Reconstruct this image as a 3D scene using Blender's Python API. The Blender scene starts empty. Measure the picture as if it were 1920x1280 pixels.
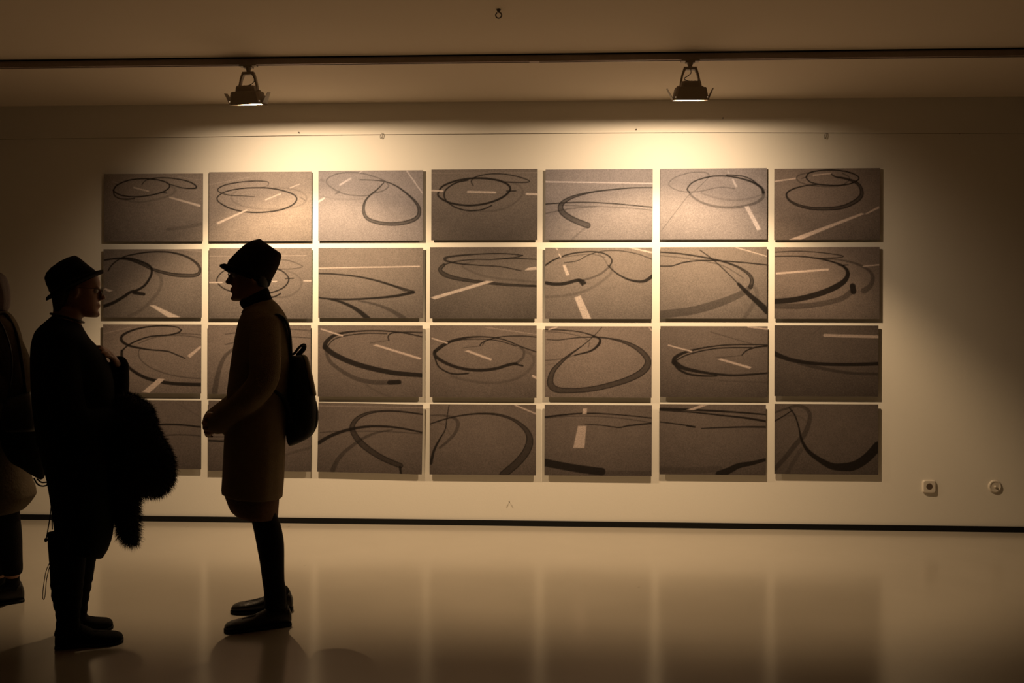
import bpy, math, random
import numpy as np
from mathutils import Vector, Matrix

random.seed(7)
np.random.seed(7)
PI = math.pi
scene = bpy.context.scene

# ------------------------------------------------------------------ camera
FPX, DIST, EYE = 1700.0, 6.0, 1.2199          # focal length in pixels (1920 wide), wall distance, eye height
YAW, ROLL = 0.0477, 0.0031
CAM = np.array([0.0, -DIST, EYE])
_R0 = np.array([math.cos(YAW), math.sin(YAW), 0.0])
_F = np.array([-math.sin(YAW), math.cos(YAW), 0.0])
_U0 = np.array([0.0, 0.0, 1.0])
_R = _R0 * math.cos(ROLL) + _U0 * math.sin(ROLL)
_U = _U0 * math.cos(ROLL) - _R0 * math.sin(ROLL)
cam_data = bpy.data.cameras.new('camera')
cam = bpy.data.objects.new('camera', cam_data)
scene.collection.objects.link(cam)
cam.matrix_world = Matrix(((_R[0], _U[0], -_F[0], CAM[0]), (_R[1], _U[1], -_F[1], CAM[1]),
                           (_R[2], _U[2], -_F[2], CAM[2]), (0, 0, 0, 1)))
cam_data.sensor_width = 36.0
cam_data.lens = FPX / 1920.0 * 36.0
cam_data.clip_start = 0.05
scene.camera = cam

# ------------------------------------------------------------------ world, exposure
world = bpy.data.worlds.new('world')
scene.world = world
world.use_nodes = True
world.node_tree.nodes['Background'].inputs[0].default_value = (1.0, 0.62, 0.32, 1)
world.node_tree.nodes['Background'].inputs[1].default_value = 0.0
vs = scene.view_settings
vs.view_transform = 'Standard'
vs.look = 'None'
vs.exposure = 0.0
vs.gamma = 1.0
vs.use_curve_mapping = False

LAMP_COLOR = (1.0, 0.725, 0.455)
LOW_COLOR = (1.0, 0.685, 0.375)
# per lamp: (x of the stem, aim yaw in degrees, wide-lobe watts, low-lobe watts)
LAMP_WIDE_W, LAMP_LOW_W = 88.0, 132.0


def ray(px, py):
    d = _F + _R * ((px - 960.0) / FPX) + _U * ((640.0 - py) / FPX)
    return d


def on_y(px, py, y):
    d = ray(px, py)
    t = (y - CAM[1]) / d[1]
    return CAM + d * t


def on_z(px, py, z):
    d = ray(px, py)
    t = (z - CAM[2]) / d[2]
    return CAM + d * t


# ------------------------------------------------------------------ materials
def new_mat(name):
    m = bpy.data.materials.new(name)
    m.use_nodes = True
    nt = m.node_tree
    return m, nt, nt.nodes['Principled BSDF']


def mat(name, col, rough=0.6, metal=0.0, var=0.12, scale=20.0, bump=0.0, bump_scale=None, spec=0.5, sheen=0.0):
    m, nt, p = new_mat(name)
    tc = nt.nodes.new('ShaderNodeTexCoord')
    n = nt.nodes.new('ShaderNodeTexNoise')
    n.inputs['Scale'].default_value = scale
    n.inputs['Detail'].default_value = 4.0
    nt.links.new(tc.outputs['Object'], n.inputs['Vector'])
    mix = nt.nodes.new('ShaderNodeMix')
    mix.data_type = 'RGBA'
    lo = [c * (1 - var) for c in col]
    hi = [min(1, c * (1 + var)) for c in col]
    mix.inputs[6].default_value = (*lo, 1)
    mix.inputs[7].default_value = (*hi, 1)
    nt.links.new(n.outputs['Fac'], mix.inputs[0])
    nt.links.new(mix.outputs[2], p.inputs['Base Color'])
    p.inputs['Roughness'].default_value = rough
    p.inputs['Metallic'].default_value = metal
    p.inputs['Specular IOR Level'].default_value = spec
    if sheen:
        p.inputs['Sheen Weight'].default_value = sheen
    if bump:
        n2 = nt.nodes.new('ShaderNodeTexNoise')
        n2.inputs['Scale'].default_value = bump_scale or scale * 4
        n2.inputs['Detail'].default_value = 3.0
        nt.links.new(tc.outputs['Object'], n2.inputs['Vector'])
        b = nt.nodes.new('ShaderNodeBump')
        b.inputs['Strength'].default_value = bump
        b.inputs['Distance'].default_value = 0.01
        nt.links.new(n2.outputs['Fac'], b.inputs['Height'])
        nt.links.new(b.outputs['Normal'], p.inputs['Normal'])
    return m


M = {}
M['wall'] = mat('wall_paint', (0.78, 0.74, 0.67), rough=0.85, var=0.025, scale=1.3, bump=0.04, bump_scale=90, spec=0.15)
M['ceiling'] = mat('ceiling_paint', (0.64, 0.555, 0.45), rough=0.9, var=0.03, scale=1.0, spec=0.1)
M['side'] = mat('side_wall_paint', (0.16, 0.13, 0.10), rough=0.9, var=0.03, scale=1.0, spec=0.1)


def floor_mat():
    m, nt, p = new_mat('floor_polished_screed')
    tc = nt.nodes.new('ShaderNodeTexCoord')
    mp = nt.nodes.new('ShaderNodeMapping')
    nt.links.new(tc.outputs['Object'], mp.inputs['Vector'])
    n = nt.nodes.new('ShaderNodeTexNoise')
    n.inputs['Scale'].default_value = 2.2
    n.inputs['Detail'].default_value = 6.0
    nt.links.new(mp.outputs[0], n.inputs['Vector'])
    mix = nt.nodes.new('ShaderNodeMix')
    mix.data_type = 'RGBA'
    mix.inputs[6].default_value = (0.35, 0.31, 0.255, 1)
    mix.inputs[7].default_value = (0.40, 0.36, 0.30, 1)
    nt.links.new(n.outputs['Fac'], mix.inputs[0])
    # sparse dark scuffs
    n3 = nt.nodes.new('ShaderNodeTexNoise')
    n3.inputs['Scale'].default_value = 9.0
    n3.inputs['Detail'].default_value = 2.0
    mp2 = nt.nodes.new('ShaderNodeMapping')
    mp2.inputs['Scale'].default_value = (1.0, 0.35, 1.0)
    nt.links.new(tc.outputs['Object'], mp2.inputs['Vector'])
    nt.links.new(mp2.outputs[0], n3.inputs['Vector'])
    cr = nt.nodes.new('ShaderNodeValToRGB')
    cr.color_ramp.elements[0].position = 0.20
    cr.color_ramp.elements[0].color = (0.45, 0.42, 0.40, 1)
    cr.color_ramp.elements[1].position = 0.26
    cr.color_ramp.elements[1].color = (1, 1, 1, 1)
    nt.links.new(n3.outputs['Fac'], cr.inputs[0])
    mul = nt.nodes.new('ShaderNodeMix')
    mul.data_type = 'RGBA'
    mul.blend_type = 'MULTIPLY'
    mul.inputs[0].default_value = 1.0
    nt.links.new(mix.outputs[2], mul.inputs[6])
    nt.links.new(cr.outputs[0], mul.inputs[7])
    nt.links.new(mul.outputs[2], p.inputs['Base Color'])
    p.inputs['Roughness'].default_value = 0.17
    p.inputs['Specular IOR Level'].default_value = 0.5
    p.inputs['IOR'].default_value = 1.6
    n2 = nt.nodes.new('ShaderNodeTexNoise')
    n2.inputs['Scale'].default_value = 14.0
    nt.links.new(tc.outputs['Object'], n2.inputs['Vector'])
    b = nt.nodes.new('ShaderNodeBump')
    b.inputs['Strength'].default_value = 0.02
    b.inputs['Distance'].default_value = 0.01
    nt.links.new(n2.outputs['Fac'], b.inputs['Height'])
    nt.links.new(b.outputs['Normal'], p.inputs['Normal'])
    return m


def print_mat():
    m, nt, p = new_mat('photographic_print')
    at = nt.nodes.new('ShaderNodeAttribute')
    at.attribute_name = 'print'
    tc = nt.nodes.new('ShaderNodeTexCoord')
    n = nt.nodes.new('ShaderNodeTexNoise')
    n.inputs['Scale'].default_value = 170.0
    n.inputs['Detail'].default_value = 3.0
    nt.links.new(tc.outputs['Object'], n.inputs['Vector'])
    mr = nt.nodes.new('ShaderNodeMapRange')
    mr.inputs[1].default_value = 0.25
    mr.inputs[2].default_value = 0.75
    mr.inputs[3].default_value = 0.78
    mr.inputs[4].default_value = 1.22
    nt.links.new(n.outputs['Fac'], mr.inputs[0])
    mul = nt.nodes.new('ShaderNodeMix')
    mul.data_type = 'RGBA'
    mul.blend_type = 'MULTIPLY'
    mul.inputs[0].default_value = 1.0
    nt.links.new(at.outputs['Color'], mul.inputs[6])
    nt.links.new(mr.outputs[0], mul.inputs[7])
    nt.links.new(mul.outputs[2], p.inputs['Base Color'])
    p.inputs['Roughness'].default_value = 0.5
    p.inputs['Specular IOR Level'].default_value = 0.12
    return m


M['floor'] = floor_mat()
M['print'] = print_mat()
M['board'] = mat('panel_board', (0.05, 0.045, 0.04), rough=0.6)
M['wood'] = mat('spacer_wood', (0.35, 0.25, 0.15), rough=0.7)
M['black'] = mat('black_skirting', (0.006, 0.006, 0.006), rough=0.6, spec=0.2)
M['rail'] = mat('rail_enamel', (0.34, 0.27, 0.23), rough=0.5, spec=0.3)
M['rail_strip'] = mat('rail_top_strip', (0.012, 0.012, 0.012), rough=0.8, spec=0.1)
M['lamp'] = mat('lamp_enamel', (0.32, 0.26, 0.20), rough=0.5, var=0.06, spec=0.35)
M['cable'] = mat('cable_rubber', (0.03, 0.025, 0.02), rough=0.6)
M['steel'] = mat('wire_steel', (0.16, 0.14, 0.12), rough=0.5, metal=0.6)
M['plastic'] = mat('socket_plastic', (0.66, 0.60, 0.52), rough=0.45, var=0.03)
M['hole'] = mat('socket_inside', (0.10, 0.07, 0.05), rough=0.5)
M['skin'] = mat('skin', (0.32, 0.16, 0.10), rough=0.55, var=0.1, scale=30)
M['eye'] = mat('eye_white', (0.6, 0.55, 0.5), rough=0.2, var=0.02)
M['iris'] = mat('eye_iris', (0.03, 0.02, 0.012), rough=0.2)
M['hair_dark'] = mat('hair_dark', (0.03, 0.018, 0.01), rough=0.6, var=0.4, scale=120, bump=0.6)
M['hair_red'] = mat('hair_red', (0.05, 0.014, 0.006), rough=0.5, var=0.4, scale=120, bump=0.6)
M['black_felt'] = mat('black_felt', (0.010, 0.009, 0.008), rough=0.95, var=0.3, scale=60, bump=0.3, spec=0.1)
M['brown_felt'] = mat('dark_brown_felt', (0.022, 0.014, 0.009), rough=0.95, var=0.3, scale=60, bump=0.3, spec=0.1)
M['black_knit'] = mat('black_knit', (0.008, 0.007, 0.007), rough=0.95, var=0.3, scale=150, bump=0.5, spec=0.08)
M['black_cloth'] = mat('black_cloth', (0.007, 0.006, 0.006), rough=0.9, var=0.3, scale=40, bump=0.3, spec=0.1)
M['coat'] = mat('camel_wool', (0.215, 0.16, 0.098), rough=0.95, var=0.15, scale=25, bump=0.35, bump_scale=220, spec=0.1)
M['skirt'] = mat('brown_tweed', (0.15, 0.09, 0.06), rough=0.95, var=0.4, scale=90, bump=0.4, spec=0.1)
M['tights'] = mat('black_tights', (0.006, 0.005, 0.005), rough=0.8, spec=0.15)
M['leather'] = mat('black_leather', (0.012, 0.009, 0.007), rough=0.42, var=0.2, bump=0.15, bump_scale=80, spec=0.35)
M['sole'] = mat('rubber_sole', (0.01, 0.01, 0.01), rough=0.8, spec=0.2)
M['nylon'] = mat('backpack_nylon', (0.010, 0.009, 0.009), rough=0.7, var=0.2, bump=0.2, bump_scale=120, spec=0.25)
M['grey_cloth'] = mat('backpack_grey_flap', (0.34, 0.29, 0.23), rough=0.85, var=0.15, bump=0.2, bump_scale=150, spec=0.15)
M['fur'] = mat('dark_fur', (0.012, 0.008, 0.006), rough=0.8, var=0.5, scale=60, spec=0.15)
M['pale_coat'] = mat('pale_coat', (0.09, 0.07, 0.047), rough=0.95, var=0.12, scale=20, bump=0.25, spec=0.1)
M['glass_frame'] = mat('spectacle_frame', (0.05, 0.035, 0.025), rough=0.3)
M['tan'] = mat('cord_tan', (0.06, 0.045, 0.03), rough=0.8)


def glass_mat():
    m, nt, p = new_mat('spectacle_glass')
    p.inputs['Base Color'].default_value = (0.95, 0.95, 0.93, 1)
    p.inputs['Roughness'].default_value = 0.02
    p.inputs['Transmission Weight'].default_value = 1.0
    p.inputs['IOR'].default_value = 1.1
    return m


def glow_mat(name, strength):
    m, nt, p = new_mat(name)
    p.inputs['Base Color'].default_value = (0.25, 0.22, 0.18, 1)
    p.inputs['Emission Color'].default_value = (*LAMP_COLOR, 1)
    p.inputs['Emission Strength'].default_value = strength
    return m


M['lens'] = glass_mat()
M['glow'] = glow_mat('lit_lamp_glass', 0.8)


# ------------------------------------------------------------------ mesh helpers
class MB:
    def __init__(self):
        self.v, self.f = [], []

    def add(self, verts, faces):
        o = len(self.v)
        self.v.extend([tuple(float(c) for c in p) for p in verts])
        self.f.extend([tuple(i + o for i in f) for f in faces])
        return self

    def join(self, other, fn=None, flip=False):
        vs_ = [fn(p) for p in other.v] if fn else other.v
        fs = [tuple(reversed(f)) for f in other.f] if flip else other.f
        return self.add(vs_, fs)

    def box(self, c, s, rot=None):
        cx, cy, cz = c
        hx, hy, hz = s[0] / 2, s[1] / 2, s[2] / 2
        pts = [(-hx, -hy, -hz), (hx, -hy, -hz), (hx, hy, -hz), (-hx, hy, -hz),
               (-hx, -hy, hz), (hx, -hy, hz), (hx, hy, hz), (-hx, hy, hz)]
        if rot is not None:
            pts = [tuple(rot @ Vector(p)) for p in pts]
        return self.add([(p[0] + cx, p[1] + cy, p[2] + cz) for p in pts],
                        [(0, 3, 2, 1), (4, 5, 6, 7), (0, 1, 5, 4), (1, 2, 6, 5), (2, 3, 7, 6), (3, 0, 4, 7)])

    def rings(self, rings, closed_ends=True):
        n = len(rings[0])
        vs_, fs = [], []
        for r in rings:
            vs_.extend(r)
        for k in range(len(rings) - 1):
            for i in range(n):
                j = (i + 1) % n
                fs.append((k * n + i, k * n + j, (k + 1) * n + j, (k + 1) * n + i))
        if closed_ends:
            for k, rev in ((0, True), (len(rings) - 1, False)):
                c = np.mean(np.array(rings[k]), axis=0)
                ci = len(vs_)
                vs_.append(tuple(c))
                for i in range(n):
                    j = (i + 1) % n
                    fs.append((ci, k * n + j, k * n + i) if rev else (ci, k * n + i, k * n + j))
        return self.add(vs_, fs)

    def ell(self, c, r, n=16, m=10, rot=None):
        rr = []
        for k in range(m + 1):
            a = -PI / 2 + PI * (0.04 + 0.92 * k / m)
            ring = []
            for i in range(n):
                t = 2 * PI * i / n
                p = Vector((r[0] * math.cos(a) * math.cos(t), r[1] * math.cos(a) * math.sin(t), r[2] * math.sin(a)))
                if rot is not None:
                    p = rot @ p
                ring.append((c[0] + p.x, c[1] + p.y, c[2] + p.z))
            rr.append(ring)
        return self.rings(rr)

    def tube(self, path, rad, n=14, flat=None, up=(0, 0, 1), sub=4, caps=True):
        """path: 3-D points, rad: radius per point (or pair: along 'up' cross / along up)."""
        path = [np.array(p, float) for p in path]
        rad = [(r, r) if not isinstance(r, (tuple, list)) else r for r in rad]
        if sub > 1 and len(path) > 2:
            path, rad = smooth(path, sub), smooth([np.array(r, float) for r in rad], sub)
        rr = []
        up = np.array(up, float)
        side = None
        for i, p in enumerate(path):
            a = path[max(0, i - 1)]
            b = path[min(len(path) - 1, i + 1)]
            t = (b - a) / (np.linalg.norm(b - a) + 1e-9)
            if side is None:
                s = np.cross(t, up)
                if np.linalg.norm(s) < 1e-3:
                    s = np.cross(t, np.array([1.0, 0, 0]))
            else:
                s = side - t * (side @ t)
            s /= np.linalg.norm(s) + 1e-9
            side = s
            w = np.cross(s, t)
            ra, rb = rad[i]
            rr.append([tuple(p + s * ra * math.cos(2 * PI * k / n) + w * rb * math.sin(2 * PI * k / n)) for k in range(n)])
            if caps and i in (0, len(path) - 1):
                sg = -1 if i == 0 else 1
                extra = []
                for q, off in ((0.75, 0.6), (0.35, 0.92)):
                    extra.append([tuple(p + t * sg * off * min(ra, rb) + q * (s * ra * math.cos(2 * PI * k / n) + w * rb * math.sin(2 * PI * k / n))) for k in range(n)])
                if i == 0:
                    rr = [extra[1], extra[0]] + rr
                else:
                    rr += extra
        return self.rings(rr)

    def obj(self, name, material, parent=None, smooth_=True, remesh=None, relax=0, loc=None, bevel=0.0, subd=0):
        me = bpy.data.meshes.new(name)
        me.from_pydata(self.v, [], self.f)
        me.update()
        o = bpy.data.objects.new(name, me)
        scene.collection.objects.link(o)
        if remesh or relax or bevel or subd:
            if remesh:
                md = o.modifiers.new('r', 'REMESH')
                md.mode = 'VOXEL'
                md.voxel_size = remesh
            if relax:
                md = o.modifiers.new('s', 'SMOOTH')
                md.iterations = relax
                md.factor = 0.5
            if bevel:
                md = o.modifiers.new('b', 'BEVEL')
                md.width = bevel
                md.segments = 2
                md.limit_method = 'ANGLE'
            if subd:
                md = o.modifiers.new('d', 'SUBSURF')
                md.levels = subd
                md.render_levels = subd
            dg = bpy.context.evaluated_depsgraph_get()
            nm = bpy.data.meshes.new_from_object(o.evaluated_get(dg))
            o.modifiers.clear()
            o.data = nm
            bpy.data.meshes.remove(me)
            me = nm
            me.name = name
        me.materials.clear()
        me.materials.append(material)
        if smooth_:
            me.polygons.foreach_set('use_smooth', np.ones(len(me.polygons), dtype=bool))
        if parent is not None:
            o.parent = parent
        if loc is not None:
            o.location = loc
        return o


def smooth(pts, sub):
    out = []
    n = len(pts)
    for i in range(n - 1):
        p0, p1, p2, p3 = pts[max(0, i - 1)], pts[i], pts[i + 1], pts[min(n - 1, i + 2)]
        for k in range(sub):
            t = k / sub
            out.append(0.5 * ((2 * p1) + (-p0 + p2) * t + (2 * p0 - 5 * p1 + 4 * p2 - p3) * t * t + (-p0 + 3 * p1 - 3 * p2 + p3) * t ** 3))
    out.append(pts[-1])
    return out


def empty(name, loc=(0, 0, 0), rotz=0.0):
    o = bpy.data.objects.new(name, None)
    o.empty_display_size = 0.1
    scene.collection.objects.link(o)
    o.location = loc
    o.rotation_euler = (0, 0, rotz)
    return o


def tag(o, label, cat, group=None):
    o['label'] = label
    o['category'] = cat
    if group:
        o['group'] = group
    return o


def struct(o):
    o['kind'] = 'structure'
    return o


# ------------------------------------------------------------------ room shell
CEIL = 2.81
X0, X1, Y0 = -6.2, 6.2, -11.0
struct(MB().box(((X0 + X1) / 2, Y0 / 2, -0.05), (X1 - X0 + 0.4, -Y0 + 0.4, 0.1)).obj('floor', M['floor'], smooth_=False))
struct(MB().box(((X0 + X1) / 2, Y0 / 2, CEIL + 0.05), (X1 - X0 + 0.4, -Y0 + 0.4, 0.1)).obj('ceiling', M['ceiling'], smooth_=False))
struct(MB().box(((X0 + X1) / 2, 0.1, CEIL / 2), (X1 - X0 + 0.4, 0.2, CEIL)).obj('wall_back', M['wall'], smooth_=False))
struct(MB().box((X0 - 0.1, Y0 / 2, CEIL / 2), (0.2, -Y0, CEIL)).obj('wall_left', M['side'], smooth_=False))
struct(MB().box((X1 + 0.1, Y0 / 2, CEIL / 2), (0.2, -Y0, CEIL)).obj('wall_right', M['side'], smooth_=False))
struct(MB().box(((X0 + X1) / 2, Y0 - 0.1, CEIL / 2), (X1 - X0 + 0.4, 0.2, CEIL)).obj('wall_front', M['side'], smooth_=False))
struct(MB().box(((X0 + X1) / 2, -0.006, 0.018), (X1 - X0, 0.012, 0.036)).obj('baseboard_back', M['black'], smooth_=False))

# ------------------------------------------------------------------ lighting rail and floodlights
RAIL_Y = -0.97
RAIL_H = 0.04
rail = empty('lighting_rail', (0, RAIL_Y, CEIL - RAIL_H))
tag(rail, 'long lighting track running across the ceiling, carrying the two lamps', 'lighting track')
b = MB()
b.box((0, -0.015, RAIL_H / 2 - 0.003), (X1 - X0 - 0.2, 0.005, RAIL_H - 0.006))
b.box((0, 0.015, RAIL_H / 2 - 0.003), (X1 - X0 - 0.2, 0.005, RAIL_H - 0.006))
b.box((0, 0, RAIL_H - 0.009), (X1 - X0 - 0.2, 0.03, 0.006))
b.box((0, -0.0105, 0.001), (X1 - X0 - 0.2, 0.009, 0.003))
b.box((0, 0.0105, 0.001), (X1 - X0 - 0.2, 0.009, 0.003))
b.obj('channel', M['rail'], rail, smooth_=False)
MB().box((0, 0, RAIL_H - 0.0035), (X1 - X0 - 0.2, 0.044, 0.007)).obj('top_strip', M['rail_strip'], rail, smooth_=False)['label'] = 'dark strip between track and ceiling'  # plain black strip along the top of the track
pj = on_y(1002, 118, RAIL_Y)
MB().box((pj[0], 0, 0.004), (0.055, 0.040, 0.010)).obj('joint_cover', M['rail'], rail, smooth_=False, bevel=0.001)


def lamp(px, yaw_deg, label, flap_r, flap_l, cable_pts, wide, low, low_pitch, wing=False):
    p = on_y(px, 120, RAIL_Y)
    # origin at the mouth of the lamp, z up, +Y towards the wall
    drop = 0.222
    root = empty('track_floodlight', (p[0], RAIL_Y, CEIL - RAIL_H - drop), math.radians(yaw_deg))
    tag(root, label, 'floodlight', 'track floodlights on the lighting track')
    T = math.radians(12.5)                       # the mouth tips up towards the wall
    tilt = Matrix.Rotation(T, 4, 'X')

    def tl(mb):
        mb.v = [tuple(tilt @ Vector(q)) for q in mb.v]
        return mb
    # adapter and stem
    a = MB()
    a.box((0, 0, drop - 0.004), (0.10, 0.034, 0.008))
    a.box((0, 0, drop - 0.012), (0.05, 0.03, 0.010))
    a.tube([(0, 0, drop - 0.012), (0, 0, drop - 0.032)], [0.018, 0.012], sub=1)
    a.obj('track_adapter', M['lamp'], root, smooth_=False, bevel=0.001)
    # yoke
    y = MB()
    w = 0.011
    zt = drop - 0.034
    pts = [(-0.058, 0.066), (-0.055, 0.105), (-0.047, 0.145), (-0.034, zt - 0.004), (0.034, zt - 0.004), (0.047, 0.145), (0.055, 0.105), (0.058, 0.066)]
    outer = pts
    inner = [(-0.049, 0.066), (-0.0455, 0.103), (-0.037, 0.141), (-0.025, zt - 0.020), (0.025, zt - 0.020), (0.037, 0.141), (0.0455, 0.103), (0.049, 0.066)]
    vs_ = []
    for d in (-0.012, 0.012):
        vs_ += [(q[0], d, q[1]) for q in outer] + [(q[0], d, q[1]) for q in inner]
    fs = []
    for i in range(7):
        fs += [(i, i + 1, 9 + i, 8 + i), (16 + i + 1, 16 + i, 24 + i, 25 + i), (i + 1, i, 16 + i, 17 + i), (8 + i, 9 + i, 25 + i, 24 + i)]
    fs += [(0, 8, 24, 16), (15, 7, 23, 31)]
    y.add(vs_, fs)
    y.obj('yoke', M['lamp'], root, smooth_=False, bevel=0.0015)
    for s in (-1, 1):
        kn = MB().tube([(s * 0.054, 0, 0.072), (s * 0.066, 0, 0.072)], [0.010, 0.009], n=16, sub=1, up=(0, 0, 1))
        kn.obj('tilt_knob', M['lamp'], root)
    if wing:
        wg = MB()
        q = [(0.097, -0.052, 0.000), (0.123, -0.046, -0.013), (0.121, -0.012, -0.011), (0.097, 0.030, 0.001)]
        wg.add(q + [(x + .001, y, z + .001) for x, y, z in q], [(3, 2, 1, 0), (4, 5, 6, 7), (0, 1, 5, 4), (1, 2, 6, 5), (2, 3, 7, 6), (3, 0, 4, 7)])
        tl(wg).obj('barn_door', M['lamp'], root, smooth_=False)

    # housing: hollow below, stepped above
    def rect(wx, wy, z, yc=0.0, c=0.012):
        hx, hy = wx / 2, wy / 2
        pp = []
        for sx, sy, order in ((1, -1, 0), (1, 1, 1), (-1, 1, 0), (-1, -1, 1)):
            q = [(sx * (hx - c), sy * hy), (sx * hx, sy * (hy - c))]
            if order:
                q.reverse()
            pp += q
        return [(q[0], q[1] + yc, z) for q in pp]
    h = MB()
    secs = [rect(0.178, 0.104, 0.018), rect(0.180, 0.106, 0.000), rect(0.190, 0.114, 0.0), rect(0.184, 0.112, 0.014),
            rect(0.164, 0.104, 0.062), rect(0.156, 0.100, 0.070), rect(0.112, 0.088, 0.072),
            rect(0.106, 0.084, 0.094), rect(0.098, 0.078, 0.102)]
    inner_ = [rect(0.13, 0.07, 0.050), rect(0.176, 0.102, 0.018)]
    h.rings(inner_ + secs[1:], closed_ends=True)
    tl(h).obj('housing', M['lamp'], root, smooth_=False)
    fins = MB()
    for k in range(5):
        fins.box((-0.036 + k * 0.018, 0, 0.098), (0.004, 0.080, 0.012))
    tl(fins).obj('cooling_fins', M['lamp'], root, smooth_=False)
    g = MB().box((0, 0.0, 0.0165), (0.177, 0.103, 0.003))
    tl(g).obj('front_glass', M['glow'], root, smooth_=False)['label'] = 'glowing front glass'

    # side barn doors
    for s, ang, ln in ((-1, flap_l, 0.068), (1, flap_r, 0.068)):
        f = MB()
        a_ = math.radians(ang)
        dx, dz = math.cos(a_), math.sin(a_)
        n_ = (-dz, dx)
        x_, z_ = 0.096, 0.004
        half0, half1 = 0.036, 0.022
        q = []
        for th in (0.0, 0.0015):
            q += [(s * (x_ + n_[0] * th), -half0, z_ + n_[1] * th), (s * (x_ + dx * ln + n_[0] * th), -half1, z_ + dz * ln + n_[1] * th),
                  (s * (x_ + dx * ln + n_[0] * th), half1, z_ + dz * ln + n_[1] * th), (s * (x_ + n_[0] * th), half0, z_ + n_[1] * th)]
        fs = [(0, 1, 2, 3), (7, 6, 5, 4), (0, 4, 5, 1), (1, 5, 6, 2), (2, 6, 7, 3), (3, 7, 4, 0)]
        if s < 0:
            fs = [tuple(reversed(t)) for t in fs]
        f.add(q, fs)
        tl(f).obj('barn_door', M['lamp'], root, smooth_=False)
    c = MB()
    c.tube([np.array(q) for q in cable_pts], [0.0022] * len(cable_pts), n=8, sub=6)
    c.obj('cable', M['cable'], root)

    # the light itself, leaving just below the glass
    def spot(nm, watts, pitch, size, blend, yoff=0.0, soft=0.02, ya=0.0, col=LAMP_COLOR):
        ld = bpy.data.lights.new(nm, 'SPOT')
        ld.energy = watts
        ld.color = col
        ld.spot_size = math.radians(size)
        ld.spot_blend = blend
        ld.shadow_soft_size = soft
        lo = bpy.data.objects.new(nm, ld)
        scene.collection.objects.link(lo)
        lo.parent = root
        lo.location = (0, yoff, 0.0105 + yoff * math.tan(T))
        d = Vector((math.sin(math.radians(ya)) * math.cos(math.radians(pitch)), math.cos(math.radians(ya)) * math.cos(math.radians(pitch)), math.sin(math.radians(pitch))))
        lo.rotation_euler = d.to_track_quat('-Z', 'Y').to_euler()
    for a_ in wide:
        spot('lamp_light', *a_)
    for a_ in low:
        spot('lamp_light', *a_)
    return root


lamp(466, -5, 'lamp with small side flaps, hanging above the two women in hats', 62, 62,
     [(0.0, 0, 0.185), (0.018, -0.006, 0.172), (0.036, -0.012, 0.150), (0.040, -0.014, 0.128), (0.024, -0.012, 0.112), (-0.004, -0.01, 0.104)],
     wide=[(LAMP_WIDE_W, -40, 142, 0.95, -0.028, 0.004, 9.0)], low=[(LAMP_LOW_W, -70.5, 109, 0.42, -0.01, 0.006, 9.0, LOW_COLOR)], low_pitch=-66, wing=True)
lamp(1294, 1, 'lamp with an S shaped cable, hanging above the right half of the photo panels', 66, 60,
     [(0.0, 0, 0.186), (0.002, -0.012, 0.165), (0.001, -0.016, 0.145), (-0.016, -0.016, 0.130), (-0.034, -0.014, 0.118), (-0.022, -0.012, 0.108), (0.0, -0.01, 0.103)],
     wide=[(LAMP_WIDE_W, -40, 142, 0.95, -0.028, 0.004, -4.0)], low=[(LAMP_LOW_W, -70.5, 109, 0.42, -0.01, 0.006, -2.0, LOW_COLOR)], low_pitch=-66)

# ------------------------------------------------------------------ 28 photographic panels
# print corners in photograph pixels (x0, x1, y0, y1), top row first
PANEL = {
    (0, 0): (195, 380, 325.5, 452.5), (0, 1): (392, 584, 322, 452), (0, 2): (597, 793, 319.5, 451), (0, 3): (808.7, 1008, 317, 450),
    (0, 4): (1022.5, 1223.7, 317, 449.5), (0, 5): (1238, 1438, 315.5, 449), (0, 6): (1452, 1650, 315.5, 449.5),
    (1, 0): (194, 378, 467, 595), (1, 1): (392, 584, 465, 597), (1, 2): (597, 793, 464.5, 596), (1, 3): (806, 1006.5, 463, 597),
    (1, 4): (1022, 1223, 464, 597.5), (1, 5): (1238, 1438, 463, 597), (1, 6): (1452.5, 1649, 463, 597.5),
    (2, 0): (193, 377, 608, 737), (2, 1): (390, 582.5, 609, 739), (2, 2): (596, 791.8, 610, 743.6), (2, 3): (806, 1006, 610, 745),
    (2, 4): (1021.6, 1221.9, 611.6, 744.8), (2, 5): (1238.3, 1439.3, 611.4, 744.5), (2, 6): (1452.5, 1647, 610, 743),
    (3, 0): (193, 377, 750, 878.5), (3, 1): (390.7, 583, 751, 883), (3, 2): (596, 791.8, 756.3, 886.5), (3, 3): (805.6, 1005, 758, 890),
    (3, 4): (1021, 1222, 759, 891.8), (3, 5): (1236.9, 1436, 758, 889.8), (3, 6): (1452.5, 1646.8, 757.4, 889)}
# the views the strokes were measured in: origin x, origin y, scale
VIEW = {1: (180, 300, 4), 2: (590, 300, 4), 3: (1010, 300, 4), 4: (1430, 300, 4),
        5: (180, 600, 4.129), 6: (590, 600, 4.128), 7: (1010, 600, 4.13), 8: (1430, 600, 4.129)}
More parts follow.
